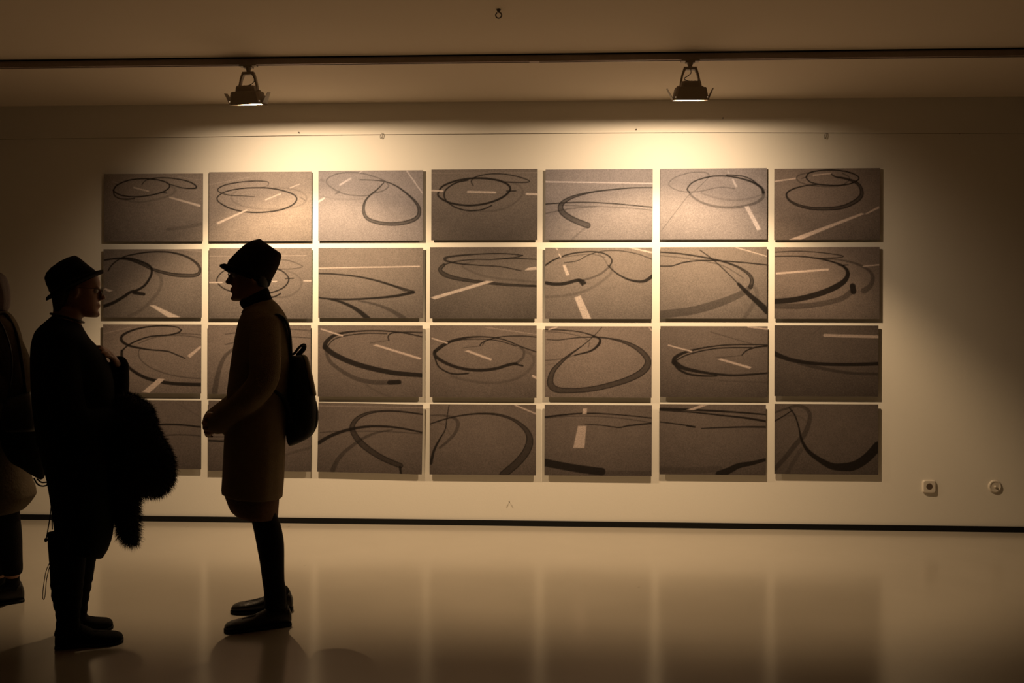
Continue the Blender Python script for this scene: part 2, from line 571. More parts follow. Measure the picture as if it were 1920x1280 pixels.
# strokes: (kind, widths, points); kind d dark, m medium, f faint, e dark edges with a paler middle, w white line, W white polygon, h faint white line
A = {}
A[0, 0] = (1, .27, .15, [
    ('d', 10, [(130, 225), (160, 185), (250, 150), (360, 140), (470, 150), (540, 175), (550, 205), (500, 240), (400, 265), (290, 275), (200, 265), (150, 245), (130, 225)]),
    ('d', 9, [(130, 225), (140, 265), (180, 288), (240, 292), (290, 288)]), ('d', 8, [(490, 240), (530, 248)]),
    ('d', (5, 8, 12, 6), [(345, 185), (370, 155), (430, 137), (520, 133), (620, 145), (700, 165), (745, 190), (750, 210), (720, 214), (650, 210), (550, 180)]),
    ('f', 13, [(550, 190), (590, 215), (585, 245), (530, 275), (430, 300), (320, 315), (220, 300)]),
    ('w', (11, 17), [(555, 280), (775, 343)]), ('w', 10, [(285, 205), (395, 233)]), ('h', 6, [(125, 160), (165, 172)]), ('h', 3, [(610, 125), (795, 153)]),
    ('f', 26, [(540, 520), (660, 505), (790, 480)])])
A[0, 1] = (1, .33, .25, [
    ('d', (6, 9, 8, 5), [(1295, 172), (1280, 162), (1200, 157), (1080, 165), (970, 185), (915, 215), (930, 240), (1000, 262), (1100, 268), (1190, 275)]),
    ('m', 6, [(1295, 172), (1290, 190), (1240, 205), (1200, 208)]),
    ('d', (8, 12, 9), [(915, 270), (960, 240), (1050, 218), (1180, 207), (1310, 212), (1420, 235), (1490, 265), (1505, 300), (1470, 340), (1380, 375), (1250, 392), (1120, 388), (1010, 362), (930, 320), (908, 290), (915, 270)]),
    ('f', 10, [(1340, 207), (1450, 215), (1530, 235), (1575, 270), (1575, 310), (1530, 340), (1450, 362), (1330, 368), (1200, 362), (1100, 345), (1040, 315), (1015, 285), (1020, 260), (1050, 235)]),
    ('m', 7, [(1535, 282), (1570, 305)]),
    ('w', (17, 11), [(915, 472), (1130, 375)]), ('w', 10, [(1275, 297), (1385, 253)]), ('w', 7, [(1455, 210), (1525, 182)]), ('h', 4, [(850, 182), (1150, 128)])])
A[1, 0] = (1, .25, .17, [
    ('d', (12, 16, 20, 26), [(60, 750), (150, 738), (260, 738), (350, 765), (410, 800), (415, 860), (370, 935), (310, 975), (260, 990), (200, 1030), (130, 1070), (50, 1100)]),
    ('e', (9, 12, 30, 10), [(90, 830), (130, 775), (210, 725), (320, 700), (430, 688), (560, 692), (680, 725), (760, 780), (780, 830), (750, 862), (660, 866), (560, 855), (430, 820), (330, 775), (240, 745), (180, 742)]),
    ('d', 24, [(285, 995), (360, 1005)]), ('f', 24, [(450, 840), (485, 870), (490, 930), (460, 1000), (400, 1070), (330, 1130), (250, 1170)]),
    ('W', 0, [(405, 1090), (440, 1088), (635, 1178), (545, 1180)]), ('W', 0, [(55, 965), (75, 960), (125, 980), (100, 990)]), ('h', 5, [(560, 668), (793, 684)])])
A[1, 1] = (1, .27, .18, [
    ('d', (8, 11, 10), [(1040, 800), (960, 830), (912, 880), (915, 925), (985, 975), (1120, 1005), (1290, 998), (1400, 960), (1445, 905), (1430, 860), (1370, 820), (1250, 800), (1040, 800)]),
    ('m', 8, [(1100, 760), (1200, 745), (1320, 740), (1450, 755), (1540, 790), (1545, 802), (1480, 815), (1370, 818)]),
    ('f', 13, [(1430, 830), (1500, 860), (1540, 905), (1530, 960), (1470, 1010), (1390, 1030), (1300, 1020)]),
    ('d', 11, [(1300, 1035), (1350, 1020), (1385, 1000)]), ('d', 7, [(1420, 890), (1485, 886)]),
    ('w', 9, [(850, 918), (945, 918)]), ('w', 9, [(1310, 910), (1355, 910)]), ('w', 9, [(1560, 906), (1612, 906)]), ('h', 4, [(850, 720), (1580, 715)])])
A[0, 2] = (2, .35, .29, [
    ('m', 9, [(450, 245), (500, 235), (545, 210), (552, 185), (520, 155), (450, 125), (350, 98), (250, 92), (160, 105), (100, 135), (90, 165), (120, 200), (200, 245), (300, 265), (400, 265), (450, 245)]),
    ('e', (6, 8, 14, 28, 30, 28, 24, 12, 7), [(340, 148), (450, 152), (540, 165), (620, 200), (700, 260), (760, 320), (785, 375), (770, 430), (700, 465), (590, 480), (480, 470), (400, 440), (370, 390), (375, 320), (410, 270), (470, 220), (520, 170)]),
    ('f', 9, [(60, 270), (150, 290), (250, 295), (360, 290)]), ('f', 20, [(50, 145), (65, 155)]), ('m', 12, [(160, 250), (185, 235)]),
    ('w', 8, [(690, 82), (808, 250)]), ('w', 14, [(190, 185), (270, 137)]), ('w', 14, [(30, 310), (70, 285)]), ('w', 5, [(335, 95), (360, 80)])])
A[0, 3] = (2, .24, .12, [
    ('d', (14, 16, 14), [(925, 245), (960, 195), (1060, 155), (1180, 137), (1300, 140), (1400, 160), (1460, 195), (1460, 235), (1400, 285), (1290, 325), (1170, 340), (1060, 330), (980, 305), (930, 270), (925, 245)]),
    ('d', 11, [(985, 300), (970, 260), (990, 215), (1060, 170), (1150, 150)]), ('d', 10, [(990, 310), (1060, 355), (1160, 380), (1260, 370), (1330, 340)]),
    ('d', 8, [(1190, 190), (1175, 160), (1200, 130), (1280, 108), (1380, 103), (1480, 115), (1570, 140), (1610, 160), (1580, 170), (1480, 168), (1400, 162)]),
    ('d', 8, [(1440, 232), (1510, 232)]), ('f', 11, [(1470, 170), (1530, 190), (1560, 230), (1545, 280), (1490, 330), (1400, 370), (1300, 385), (1200, 375)]),
    ('w', 14, [(1150, 237), (1355, 243)]), ('w', 12, [(880, 228), (960, 230)]), ('w', 14, [(1590, 255), (1672, 259)]), ('h', 3, [(880, 97), (1672, 97)])])
A[1, 2] = (2, .26, .17, [
    ('e', (10, 14, 22), [(28, 850), (150, 855), (300, 870), (450, 900), (600, 945), (680, 970), (740, 990)]),
    ('d', (26, 16, 12), [(740, 990), (680, 1005), (600, 1020), (450, 1035), (250, 1045), (100, 1040), (28, 1030)]),
    ('m', 12, [(520, 915), (620, 955), (680, 985)]), ('d', (12, 40), [(100, 1040), (200, 1065), (290, 1105), (350, 1145), (400, 1188)]),
    ('m', (10, 40), [(330, 1055), (450, 1080), (560, 1120), (630, 1160), (670, 1188)]), ('w', 8, [(28, 810), (785, 797)])])
A[1, 3] = (2, .23, .13, [
    ('e', (9, 9, 20, 9, 8), [(1560, 715), (1450, 703), (1300, 702), (1150, 710), (1030, 722), (975, 738), (1000, 760), (1100, 778), (1250, 790), (1400, 800), (1550, 830)]),
    ('d', 8, [(1560, 715), (1500, 730), (1350, 745), (1200, 745), (1060, 760), (970, 785)]),
    ('e', (24, 36, 22, 18), [(970, 785), (940, 820), (980, 860), (1080, 890), (1250, 915), (1450, 935), (1665, 945)]),
    ('d', 8, [(1350, 742), (1500, 737), (1665, 745)]), ('f', 15, [(1200, 755), (1120, 785), (1120, 805), (1200, 845), (1300, 875), (1450, 895), (1665, 915)]),
    ('W', 0, [(870, 1030), (1290, 905), (1345, 910), (900, 1045)]), ('W', 0, [(1575, 827), (1600, 808), (1665, 800), (1665, 822)])])
A[0, 4] = (3, .30, .22, [
    ('e', (8, 12, 45, 45), [(855, 207), (700, 210), (550, 222), (400, 240), (260, 275), (180, 320), (165, 365), (200, 410), (280, 455), (370, 490)]),
    ('d', 9, [(50, 328), (150, 322), (300, 316), (450, 320), (600, 330), (750, 345), (855, 355)]),
    ('m', 7, [(150, 335), (350, 345), (500, 350), (700, 362), (855, 378)]), ('m', 8, [(50, 400), (120, 385), (250, 362), (430, 350)]),
    ('f', 14, [(370, 495), (300, 550), (250, 598)]), ('w', 9, [(50, 160), (855, 177)])])
A[0, 5] = (3, .35, .27, [
    ('m', 7, [(1275, 130), (1275, 105), (1230, 90), (1130, 95), (1030, 125), (980, 165), (985, 195), (1040, 225), (1120, 238), (1220, 232), (1310, 212), (1380, 203), (1470, 215)]),
    ('d', (10, 10, 12, 24), [(1130, 240), (1115, 215), (1150, 170), (1220, 140), (1320, 120), (1420, 122), (1520, 140), (1610, 170), (1670, 210), (1685, 245)]),
    ('m', (24, 18, 14), [(1685, 245), (1680, 285), (1620, 325), (1520, 350), (1400, 355), (1290, 340), (1200, 305), (1145, 265), (1130, 240)]),
    ('d', 9, [(1410, 112), (1520, 120), (1600, 150), (1660, 200)]), ('f', 12, [(1220, 245), (1300, 275), (1400, 297), (1500, 300), (1600, 285), (1670, 262)]),
    ('m', 5, [(1275, 130), (1190, 215), (1120, 270), (1050, 360), (980, 450), (920, 530)]),
    ('W', 0, [(1448, 145), (1462, 145), (1492, 203), (1475, 205)]), ('W', 0, [(1413, 80), (1420, 80), (1433, 102), (1426, 103)]), ('W', 0, [(1545, 350), (1575, 345), (1668, 520), (1640, 528)])])
A[1, 4] = (3, .27, .20, [
    ('d', 11, [(48, 790), (120, 745), (230, 705), (350, 688), (450, 690), (520, 715), (550, 755), (530, 800)]), ('m', 15, [(530, 800), (470, 850), (390, 885), (310, 905)]),
    ('d', 26, [(48, 920), (120, 930), (200, 925), (300, 900), (345, 920)]), ('d', 18, [(300, 900), (330, 935)]),
    ('d', 6, [(190, 770), (290, 755), (360, 718), (440, 690), (540, 678), (650, 685), (760, 710), (852, 745)]),
    ('m', 6, [(440, 690), (490, 740), (520, 790)]), ('d', (8, 16, 28), [(520, 790), (580, 845), (660, 890), (740, 910), (800, 905), (852, 870)]),
    ('f', 20, [(550, 800), (540, 850), (460, 920), (350, 980), (200, 1015), (48, 1025)]), ('m', 7, [(60, 775), (150, 735), (300, 712), (400, 705), (500, 730)]),
    ('W', 0, [(270, 1030), (315, 1015), (397, 1192), (335, 1192)]), ('W', 0, [(180, 787), (200, 785), (232, 860), (208, 866)]), ('W', 0, [(147, 702), (157, 702), (172, 728), (162, 730)]),
    ('w', 8, [(130, 658), (142, 672)]), ('w', 10, [(680, 655), (852, 695)])])
A[1, 5] = (3, .27, .20, [
    ('e', (10, 14, 34), [(913, 690), (1050, 700), (1200, 722), (1350, 752), (1480, 795), (1570, 850), (1600, 900), (1590, 950)]),
    ('m', (35, 60, 60), [(1590, 950), (1540, 990), (1440, 1040), (1300, 1090), (1150, 1130), (1000, 1150), (913, 1160)]),
    ('d', 8, [(1210, 675), (1300, 740), (1400, 830), (1500, 930)]), ('d', (24, 50), [(1500, 930), (1570, 1000), (1650, 1070), (1713, 1130)]),
    ('d', 10, [(913, 795), (1000, 793), (1100, 765), (1250, 752), (1400, 758), (1550, 770), (1713, 787)]),
    ('m', 8, [(913, 715), (1100, 735), (1280, 765), (1400, 800), (1540, 885)]), ('f', 30, [(1610, 940), (1640, 1010), (1600, 1100), (1540, 1188)]), ('w', 7, [(1480, 655), (1713, 722)])])
A[0, 6] = (4, .25, .17, [
    ('e', (7, 14, 26, 34, 20, 7), [(440, 182), (330, 190), (230, 215), (180, 250), (195, 295), (260, 335), (360, 360), (470, 365), (590, 355), (680, 320), (735, 275), (742, 230), (720, 185), (670, 155), (600, 135), (545, 125), (510, 100)]),
    ('d', 10, [(325, 130), (350, 95), (430, 78), (540, 75), (640, 90), (710, 120), (715, 150), (650, 180), (560, 190), (450, 185), (360, 165), (325, 130)]),
    ('m', 9, [(380, 90), (290, 105), (255, 130), (280, 165), (370, 190), (480, 198), (580, 192), (640, 160), (650, 130), (600, 100)]), ('m', 6, [(290, 138), (350, 118)]),
    ('W', 0, [(200, 595), (740, 398), (765, 405), (290, 595)]), ('W', 0, [(770, 402), (870, 347), (875, 362), (775, 410)]), ('w', 10, [(90, 158), (245, 137)]), ('w', 8, [(380, 113), (510, 100)])])
A[1, 6] = (4, .25, .16, [
    ('d', (8, 14, 45, 40), [(95, 722), (250, 720), (400, 735), (530, 765), (610, 800), (640, 850), (610, 910), (520, 965), (400, 1010), (250, 1045), (95, 1060)]),
    ('d', 7, [(95, 690), (250, 683), (400, 690), (530, 705), (605, 720), (560, 732), (430, 738)]),
    ('m', (8, 20, 45), [(430, 740), (550, 745), (680, 770), (780, 815), (825, 870), (810, 940), (760, 980)]),
    ('d', 44, [(675, 945), (682, 985)]), ('m', 40, [(660, 990), (600, 1035), (480, 1070), (300, 1095), (95, 1095)]), ('d', 8, [(570, 790), (640, 786)]),
    ('w', 14, [(105, 850), (490, 820)]), ('w', 9, [(755, 797), (872, 785)])])
A[2, 0] = (5, .27, .2, [
    ('d', (8, 12, 24, 12, 9), [(660, 75), (620, 52), (520, 45), (400, 52), (280, 80), (205, 120), (200, 160), (250, 195), (330, 215), (430, 230), (550, 240), (620, 265), (690, 295)]),
    ('d', 12, [(660, 75), (640, 95), (560, 115), (430, 125), (330, 155), (250, 195), (200, 240)]), ('d', (22, 28), [(200, 240), (205, 300), (260, 370), (350, 430), (450, 465), (600, 490), (815, 497)]),
    ('m', 8, [(560, 115), (650, 105), (760, 108), (815, 113)]), ('m', 9, [(350, 215), (330, 250), (350, 310), (430, 370), (550, 415), (680, 440), (815, 450)]), ('m', 8, [(330, 180), (450, 135), (600, 118), (740, 125), (815, 138)]),
    ('W', 0, [(705, 275), (810, 195), (815, 212), (730, 290)]), ('W', 0, [(360, 555), (485, 450), (535, 455), (415, 563)]), ('h', 5, [(60, 105), (270, 55)])])
A[2, 1] = (5, .27, .19, [
    ('m', 9, [(1000, 110), (1250, 80), (1500, 70), (1662, 82)]), ('m', 9, [(1000, 190), (1250, 140), (1500, 130), (1662, 138)]), ('m', (45, 20), [(920, 560), (950, 400), (1000, 280), (1100, 200)]), ('w', 12, [(1100, 500), (1300, 420)])])
A[3, 0] = (5, .25, .18, [
    ('d', 14, [(100, 950), (200, 870), (350, 830), (500, 808), (650, 808), (815, 825)]), ('m', 11, [(150, 1010), (300, 920), (500, 895), (650, 885), (815, 893)]), ('f', 6, [(620, 640), (815, 750)])])
A[3, 1] = (5, .25, .19, [
    ('d', 15, [(875, 935), (1000, 938), (1200, 925), (1450, 890), (1665, 840)]), ('m', 8, [(875, 905), (1100, 900), (1400, 850)]), ('f', 20, [(1300, 1150), (1450, 1050), (1665, 980)])])
A[2, 2] = (6, .24, .16, [
    ('d', (10, 12, 40), [(833, 128), (700, 100), (560, 85), (400, 83), (250, 95), (150, 120), (90, 170), (80, 210)]),
    ('d', (42, 40, 34), [(80, 210), (150, 265), (280, 325), (430, 370), (600, 405), (720, 417), (833, 425)]),
    ('d', 8, [(100, 205), (150, 150), (250, 120), (400, 103), (560, 105)]), ('d', 10, [(833, 95), (700, 93), (600, 100), (570, 125), (575, 155)]), ('m', 6, [(575, 155), (430, 178)]),
    ('m', (24, 34, 38), [(85, 230), (120, 320), (220, 400), (330, 455), (450, 480), (560, 482), (655, 478)]), ('d', 34, [(580, 482), (655, 478)]),
    ('W', 0, [(455, 195), (480, 187), (828, 292), (815, 303)]), ('w', 10, [(50, 70), (215, 122)]), ('f', 12, [(400, 500), (500, 560), (590, 590)])])
A[2, 3] = (6, .24, .16, [
    ('d', (9, 11, 28), [(1718, 245), (1600, 205), (1480, 155), (1360, 132), (1230, 130), (1100, 150), (1000, 190), (930, 245)]),
    ('d', (28, 24, 24), [(930, 245), (935, 280), (1010, 330), (1120, 370), (1260, 388), (1400, 375), (1500, 345), (1560, 335)]),
    ('m', 20, [(1560, 335), (1610, 290), (1620, 240), (1590, 205)]), ('d', 14, [(1540, 335), (1610, 352)]),
    ('d', 9, [(1718, 130), (1600, 122), (1450, 128), (1340, 155), (1290, 180), (1280, 200)]), ('m', 6, [(1280, 200), (1150, 215)]), ('d', 6, [(1300, 195), (1320, 160)]),
    ('d', 13, [(930, 290), (960, 360), (1030, 405), (1100, 418), (1190, 412)]), ('d', 8, [(950, 240), (1060, 170), (1200, 148), (1400, 155), (1560, 200)]),
    ('f', 20, [(1640, 240), (1690, 280), (1690, 340), (1620, 420), (1500, 470), (1350, 485), (1200, 470), (1060, 435)]),
    ('W', 0, [(1165, 240), (1190, 232), (1375, 300), (1365, 312)]), ('w', 9, [(910, 142), (1025, 178)]), ('h', 6, [(1320, 55), (1718, 110)]), ('w', 18, [(1690, 430), (1718, 445)])])
A[3, 2] = (6, .24, .17, [
    ('e', (12, 16, 40, 50, 40), [(833, 720), (700, 705), (560, 700), (430, 715), (340, 755), (295, 810), (295, 860), (340, 930), (420, 1000), (540, 1070), (670, 1120)]), ('d', 18, [(665, 1130), (675, 1185)]),
    ('d', (30, 20, 12), [(30, 960), (120, 905), (250, 855), (400, 825), (550, 820), (700, 835), (833, 860)]), ('m', 8, [(40, 880), (200, 865), (400, 860), (600, 860), (833, 870)]),
    ('m', (10, 40), [(600, 845), (480, 870), (370, 920), (250, 1010), (180, 1090), (145, 1168)]), ('h', 6, [(25, 672), (833, 668)])])
A[3, 3] = (6, .23, .17, [
    ('e', (10, 12, 22, 60, 60), [(890, 808), (970, 780), (1100, 745), (1250, 725), (1400, 728), (1530, 765), (1630, 840), (1665, 920), (1640, 1010), (1570, 1100), (1460, 1195)]),
    ('m', (10, 30, 18), [(890, 740), (1000, 740), (1080, 760), (1110, 800), (1090, 870), (1040, 930), (970, 990)]),
    ('d', (6, 10, 26), [(1040, 660), (1025, 750), (1010, 850), (970, 920), (925, 1010), (900, 1110)]), ('f', 9, [(950, 790), (1010, 820), (1050, 890)]), ('w', 10, [(1550, 655), (1713, 722)])])
A[2, 4] = (7, .26, .20, [
    ('e', (6, 8, 12, 40, 55, 45, 40, 55, 30, 8, 4), [(60, 150), (150, 155), (280, 138), (400, 132), (520, 138), (650, 165), (760, 215), (835, 285), (845, 340), (800, 400), (700, 455), (560, 500), (400, 535), (230, 547), (130, 535), (90, 485), (110, 400), (170, 330), (240, 270), (350, 190), (430, 120), (490, 55)]),
    ('d', (9, 9, 22, 10), [(50, 75), (180, 78), (320, 92), (420, 120), (475, 150), (460, 195), (400, 240), (280, 272)]), ('m', 7, [(50, 90), (200, 100), (330, 130), (390, 165), (385, 210)]),
    ('m', 8, [(50, 315), (180, 300), (280, 272)]), ('f', 10, [(50, 350), (120, 340)]), ('w', 10, [(80, 72), (140, 55)]), ('w', 7, [(855, 55), (875, 80)])])
A[2, 5] = (7, .23, .13, [
    ('d', (8, 12, 40), [(1773, 190), (1600, 188), (1420, 195), (1250, 220), (1120, 255), (1055, 295), (1050, 330)]), ('d', (40, 20, 14), [(1050, 325), (1120, 370), (1250, 400), (1400, 420), (1550, 425), (1773, 408)]),
    ('d', 10, [(1070, 310), (1150, 270), (1280, 235), (1430, 215), (1650, 212)]), ('d', (22, 12), [(1050, 335), (1090, 385), (1170, 420), (1280, 432), (1380, 432)]),
    ('d', (16, 8), [(1773, 198), (1680, 210), (1610, 235), (1575, 270)]), ('m', 6, [(1575, 270), (1500, 280), (1370, 290)]), ('m', 6, [(1330, 90), (1500, 140), (1660, 185)]), ('f', 9, [(1250, 450), (1450, 470), (1773, 480)]),
    ('W', 0, [(1385, 303), (1415, 297), (1650, 362), (1635, 375)]), ('w', 9, [(1005, 195), (1185, 243)]), ('w', 12, [(1620, 50), (1773, 68)])])
A[3, 4] = (7, .23, .16, [
    ('d', (16, 10, 9), [(45, 755), (150, 740), (300, 725), (450, 722), (600, 730), (750, 742), (875, 755)]), ('m', 8, [(60, 760), (250, 745), (450, 745), (650, 760), (875, 790)]),
    ('d', (6, 10, 14), [(360, 805), (500, 815), (620, 830), (700, 815), (875, 795)]), ('d', 60, [(45, 1105), (150, 1125), (300, 1150), (420, 1165), (490, 1172)]), ('f', 34, [(400, 1190), (600, 1180), (875, 1180)]),
    ('W', 0, [(305, 820), (370, 820), (355, 990), (268, 990)]), ('W', 0, [(343, 685), (375, 683), (372, 725), (340, 727)])])
A[3, 5] = (7, .22, .15, [
    ('d', (22, 12), [(937, 690), (1100, 692), (1300, 700), (1500, 710), (1760, 728)]), ('d', (10, 18), [(937, 700), (1200, 715), (1450, 740), (1600, 755), (1760, 780)]),
    ('d', 10, [(937, 790), (1100, 810), (1200, 825)]), ('d', 14, [(1150, 820), (1210, 828)]), ('d', (8, 16), [(1260, 840), (1400, 832), (1600, 825), (1760, 825)]),
    ('d', (24, 60), [(1760, 1075), (1650, 1105), (1550, 1125), (1480, 1160), (1400, 1195)]), ('f', 50, [(940, 1160), (1200, 1165), (1400, 1150)]), ('W', 0, [(1150, 695), (1260, 655), (1310, 657), (1200, 697)])])
A[2, 6] = (8, .23, .16, [
    ('d', (40, 26, 28), [(93, 260), (150, 285), (250, 315), (400, 335), (550, 342), (720, 342), (893, 335)]), ('m', (30, 20), [(280, 330), (400, 360), (550, 390), (700, 410), (893, 415)]),
    ('w', 22, [(480, 118), (893, 128)]), ('f', 8, [(390, 105), (460, 50)])])
A[3, 6] = (8, .22, .17, [
    ('d', (10, 14, 40, 70, 70), [(205, 680), (250, 740), (280, 830), (300, 920), (350, 1010), (440, 1080), (540, 1130), (640, 1135), (720, 1120), (810, 1060), (893, 970)]),
    ('m', (12, 26, 40, 34), [(93, 720), (170, 690), (260, 665), (330, 680), (365, 730), (355, 810), (320, 890), (260, 960), (180, 1060), (100, 1150)]),
    ('d', 9, [(93, 785), (160, 745), (230, 700)]), ('f', 10, [(110, 775), (200, 740), (290, 750), (350, 800)]), ('f', 30, [(300, 1000), (240, 1100), (190, 1190)])])

LOOK = {
    (0, 0): 'one small tyre loop and a long dash at its right', (0, 1): 'two wide tyre loops over three slanting dashes',
    (0, 2): 'pale print with a big double edged drop shaped loop', (0, 3): 'double tyre circle around a level white dash',
    (0, 4): 'pale print with a hairpin tyre curve under a white line', (0, 5): 'pale print with tyre circle and dashed line down the right',
    (0, 6): 'tyre loops above a long white diagonal stripe', (1, 0): 'tyre loops partly behind the black fedora',
    (1, 1): 'tyre circles half hidden by the capped head', (1, 2): 'pointed tyre curve beneath a thin white line',
    (1, 3): 'flat tyre loops and a wide diagonal dash at left', (1, 4): 'two crossing tyre loops and a dashed line at left',
    (1, 5): 'broad tyre band crossed by a straight dark skid', (1, 6): 'thick tyre bend with a level dash inside',
    (2, 0): 'tyre loops between the two women, dashes at both corners', (2, 1): 'print mostly hidden behind the camel coat',
    (2, 2): 'wide tyre arc with a short smeared skid beneath', (2, 3): 'tyre circle around one short slanting dash',
    (2, 4): 'one huge thick egg shaped tyre loop', (2, 5): 'narrow tyre loop open at the right around a dash',
    (2, 6): 'shallow tyre curve under a bold white bar', (3, 0): 'two arcs mostly hidden behind the fur',
    (3, 1): 'print hidden behind the coat hem', (3, 2): 'slightly crooked print with a double edged tyre hook',
    (3, 3): 'thick tyre bend sweeping down the right side', (3, 4): 'short upright white dash and a black skid end',
    (3, 5): 'nearly straight tyre lines and a dark wedge below', (3, 6): 'one thick U shaped tyre track'}
ROWN = ['top row', 'second row', 'third row', 'bottom row']

# print density of each panel, and its warmth
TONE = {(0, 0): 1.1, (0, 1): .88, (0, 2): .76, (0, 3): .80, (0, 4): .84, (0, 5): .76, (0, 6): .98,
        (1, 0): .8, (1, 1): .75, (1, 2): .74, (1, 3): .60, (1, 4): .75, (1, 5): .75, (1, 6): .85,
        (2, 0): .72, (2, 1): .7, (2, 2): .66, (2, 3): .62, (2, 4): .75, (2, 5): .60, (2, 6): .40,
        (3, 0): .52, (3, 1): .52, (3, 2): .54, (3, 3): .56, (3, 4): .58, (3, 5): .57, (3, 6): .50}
NX, NZ = 170, 116
DARK = {'d': 0.95, 'm': 0.58, 'f': 0.28, 'e': 0.93, 'w': 0.95, 'h': 0.35}


def seg_profile(X, Z, pts, widths):
    """smooth stroke coverage: returns (distance / halfwidth, distance - halfwidth) minimum over the polyline"""
    P_ = smooth([np.array(p, float) for p in pts], 8) if len(pts) > 2 else [np.array(p, float) for p in pts]
    if not isinstance(widths, tuple):
        widths = (widths,)
    n = len(P_)
    W_ = np.interp(np.linspace(0, 1, n), np.linspace(0, 1, len(widths)), widths) / 2.0
    best = np.full(X.shape, 1e9)
    bw = np.full(X.shape, 1.0)
    for i in range(n - 1):
        a, b_ = P_[i], P_[i + 1]
        d = b_ - a
        L2 = d @ d + 1e-9
        t = np.clip(((X - a[0]) * d[0] + (Z - a[1]) * d[1]) / L2, 0, 1)
        dist = np.hypot(X - a[0] - t * d[0], Z - a[1] - t * d[1])
        w = W_[i] + (W_[i + 1] - W_[i]) * t
        k = dist - w
        m_ = k < (best)
        best = np.where(m_, k, best)
        bw = np.where(m_, w, bw)
    return best, bw


def make_print_colors(key):
    v, top, bot, strokes = A[key]
    ox, oy, sc = VIEW[v]
    x0, x1, y0, y1 = PANEL[key]
    u = np.linspace(0, 1, NX)
    w = np.linspace(0, 1, NZ)          # 0 at the top
    U_, W_ = np.meshgrid(u, w)
    X = (x0 + (x1 - x0) * U_ - ox) * sc
    Z = (y0 + (y1 - y0) * W_ - oy) * sc
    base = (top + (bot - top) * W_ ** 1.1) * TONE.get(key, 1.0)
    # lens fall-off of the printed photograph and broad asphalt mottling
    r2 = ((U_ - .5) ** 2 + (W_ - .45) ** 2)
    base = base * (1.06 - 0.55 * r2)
    rng = np.random.RandomState(key[0] * 10 + key[1])
    g = rng.rand(12, 16)
    gi = np.clip((W_ * 10.99), 0, 10.99)
    gj = np.clip((U_ * 14.99), 0, 14.99)
    i0, j0 = gi.astype(int), gj.astype(int)
    fi, fj = gi - i0, gj - j0
    mott = (g[i0, j0] * (1 - fi) * (1 - fj) + g[i0 + 1, j0] * fi * (1 - fj) + g[i0, j0 + 1] * (1 - fi) * fj + g[i0 + 1, j0 + 1] * fi * fj)
    base = base * (0.95 + 0.10 * mott)
    grain = rng.rand(NZ, NX) - 0.5
    base = base * (1 + grain * (0.10 + 0.22 * W_))
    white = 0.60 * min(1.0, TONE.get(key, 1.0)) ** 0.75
    for kind, width, pts in strokes:
        if kind == 'W':
            inside = np.ones(X.shape, bool)
            P_ = np.array(pts, float)
            area = 0.5 * np.sum(P_[:, 0] * np.roll(P_[:, 1], -1) - np.roll(P_[:, 0], -1) * P_[:, 1])
            sd = np.full(X.shape, 1e9)
            for i in range(len(P_)):
                a, b_ = P_[i], P_[(i + 1) % len(P_)]
                e = b_ - a
                s_ = ((e[0]) * (Z - a[1]) - e[1] * (X - a[0])) / (np.hypot(*e) + 1e-9)
                sd = np.minimum(sd, s_ if area > 0 else -s_)
            cov = np.clip(0.5 + sd / 5.0, 0, 1)
            base = base * (1 - cov) + white * (0.95 + grain * 0.2) * cov
            continue
        k, bw = seg_profile(X, Z, pts, width)
        soft = 4.0 if kind != 'f' else 9.0
        cov = np.clip(0.5 - k / soft, 0, 1)
        if kind in ('w', 'h'):
            cov = cov * DARK[kind]
            base = base * (1 - cov) + white * cov
        else:
            a_ = DARK[kind]
            if kind == 'e':
                inner = np.clip((-k - 5.0) / 5.0, 0, 1) * np.clip((bw - 6) / 4, 0, 1)
                cov = cov * (1 - 0.27 * inner)
            elif kind == 'm':
                a_ = a_ * (0.9 + 0.5 * grain)
            cov = cov * a_
            base = base * (1 - cov) + 0.012 * cov
    base = np.clip(base, 0.01, 0.8)
    gt, bt = (.90, .95) if key in ((0, 2), (0, 4), (0, 5)) else ((.81, .74) if key[0] >= 2 or key[1] == 6 else (.85, .79))
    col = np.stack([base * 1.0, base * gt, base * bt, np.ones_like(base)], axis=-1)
    return col.reshape(-1, 4)


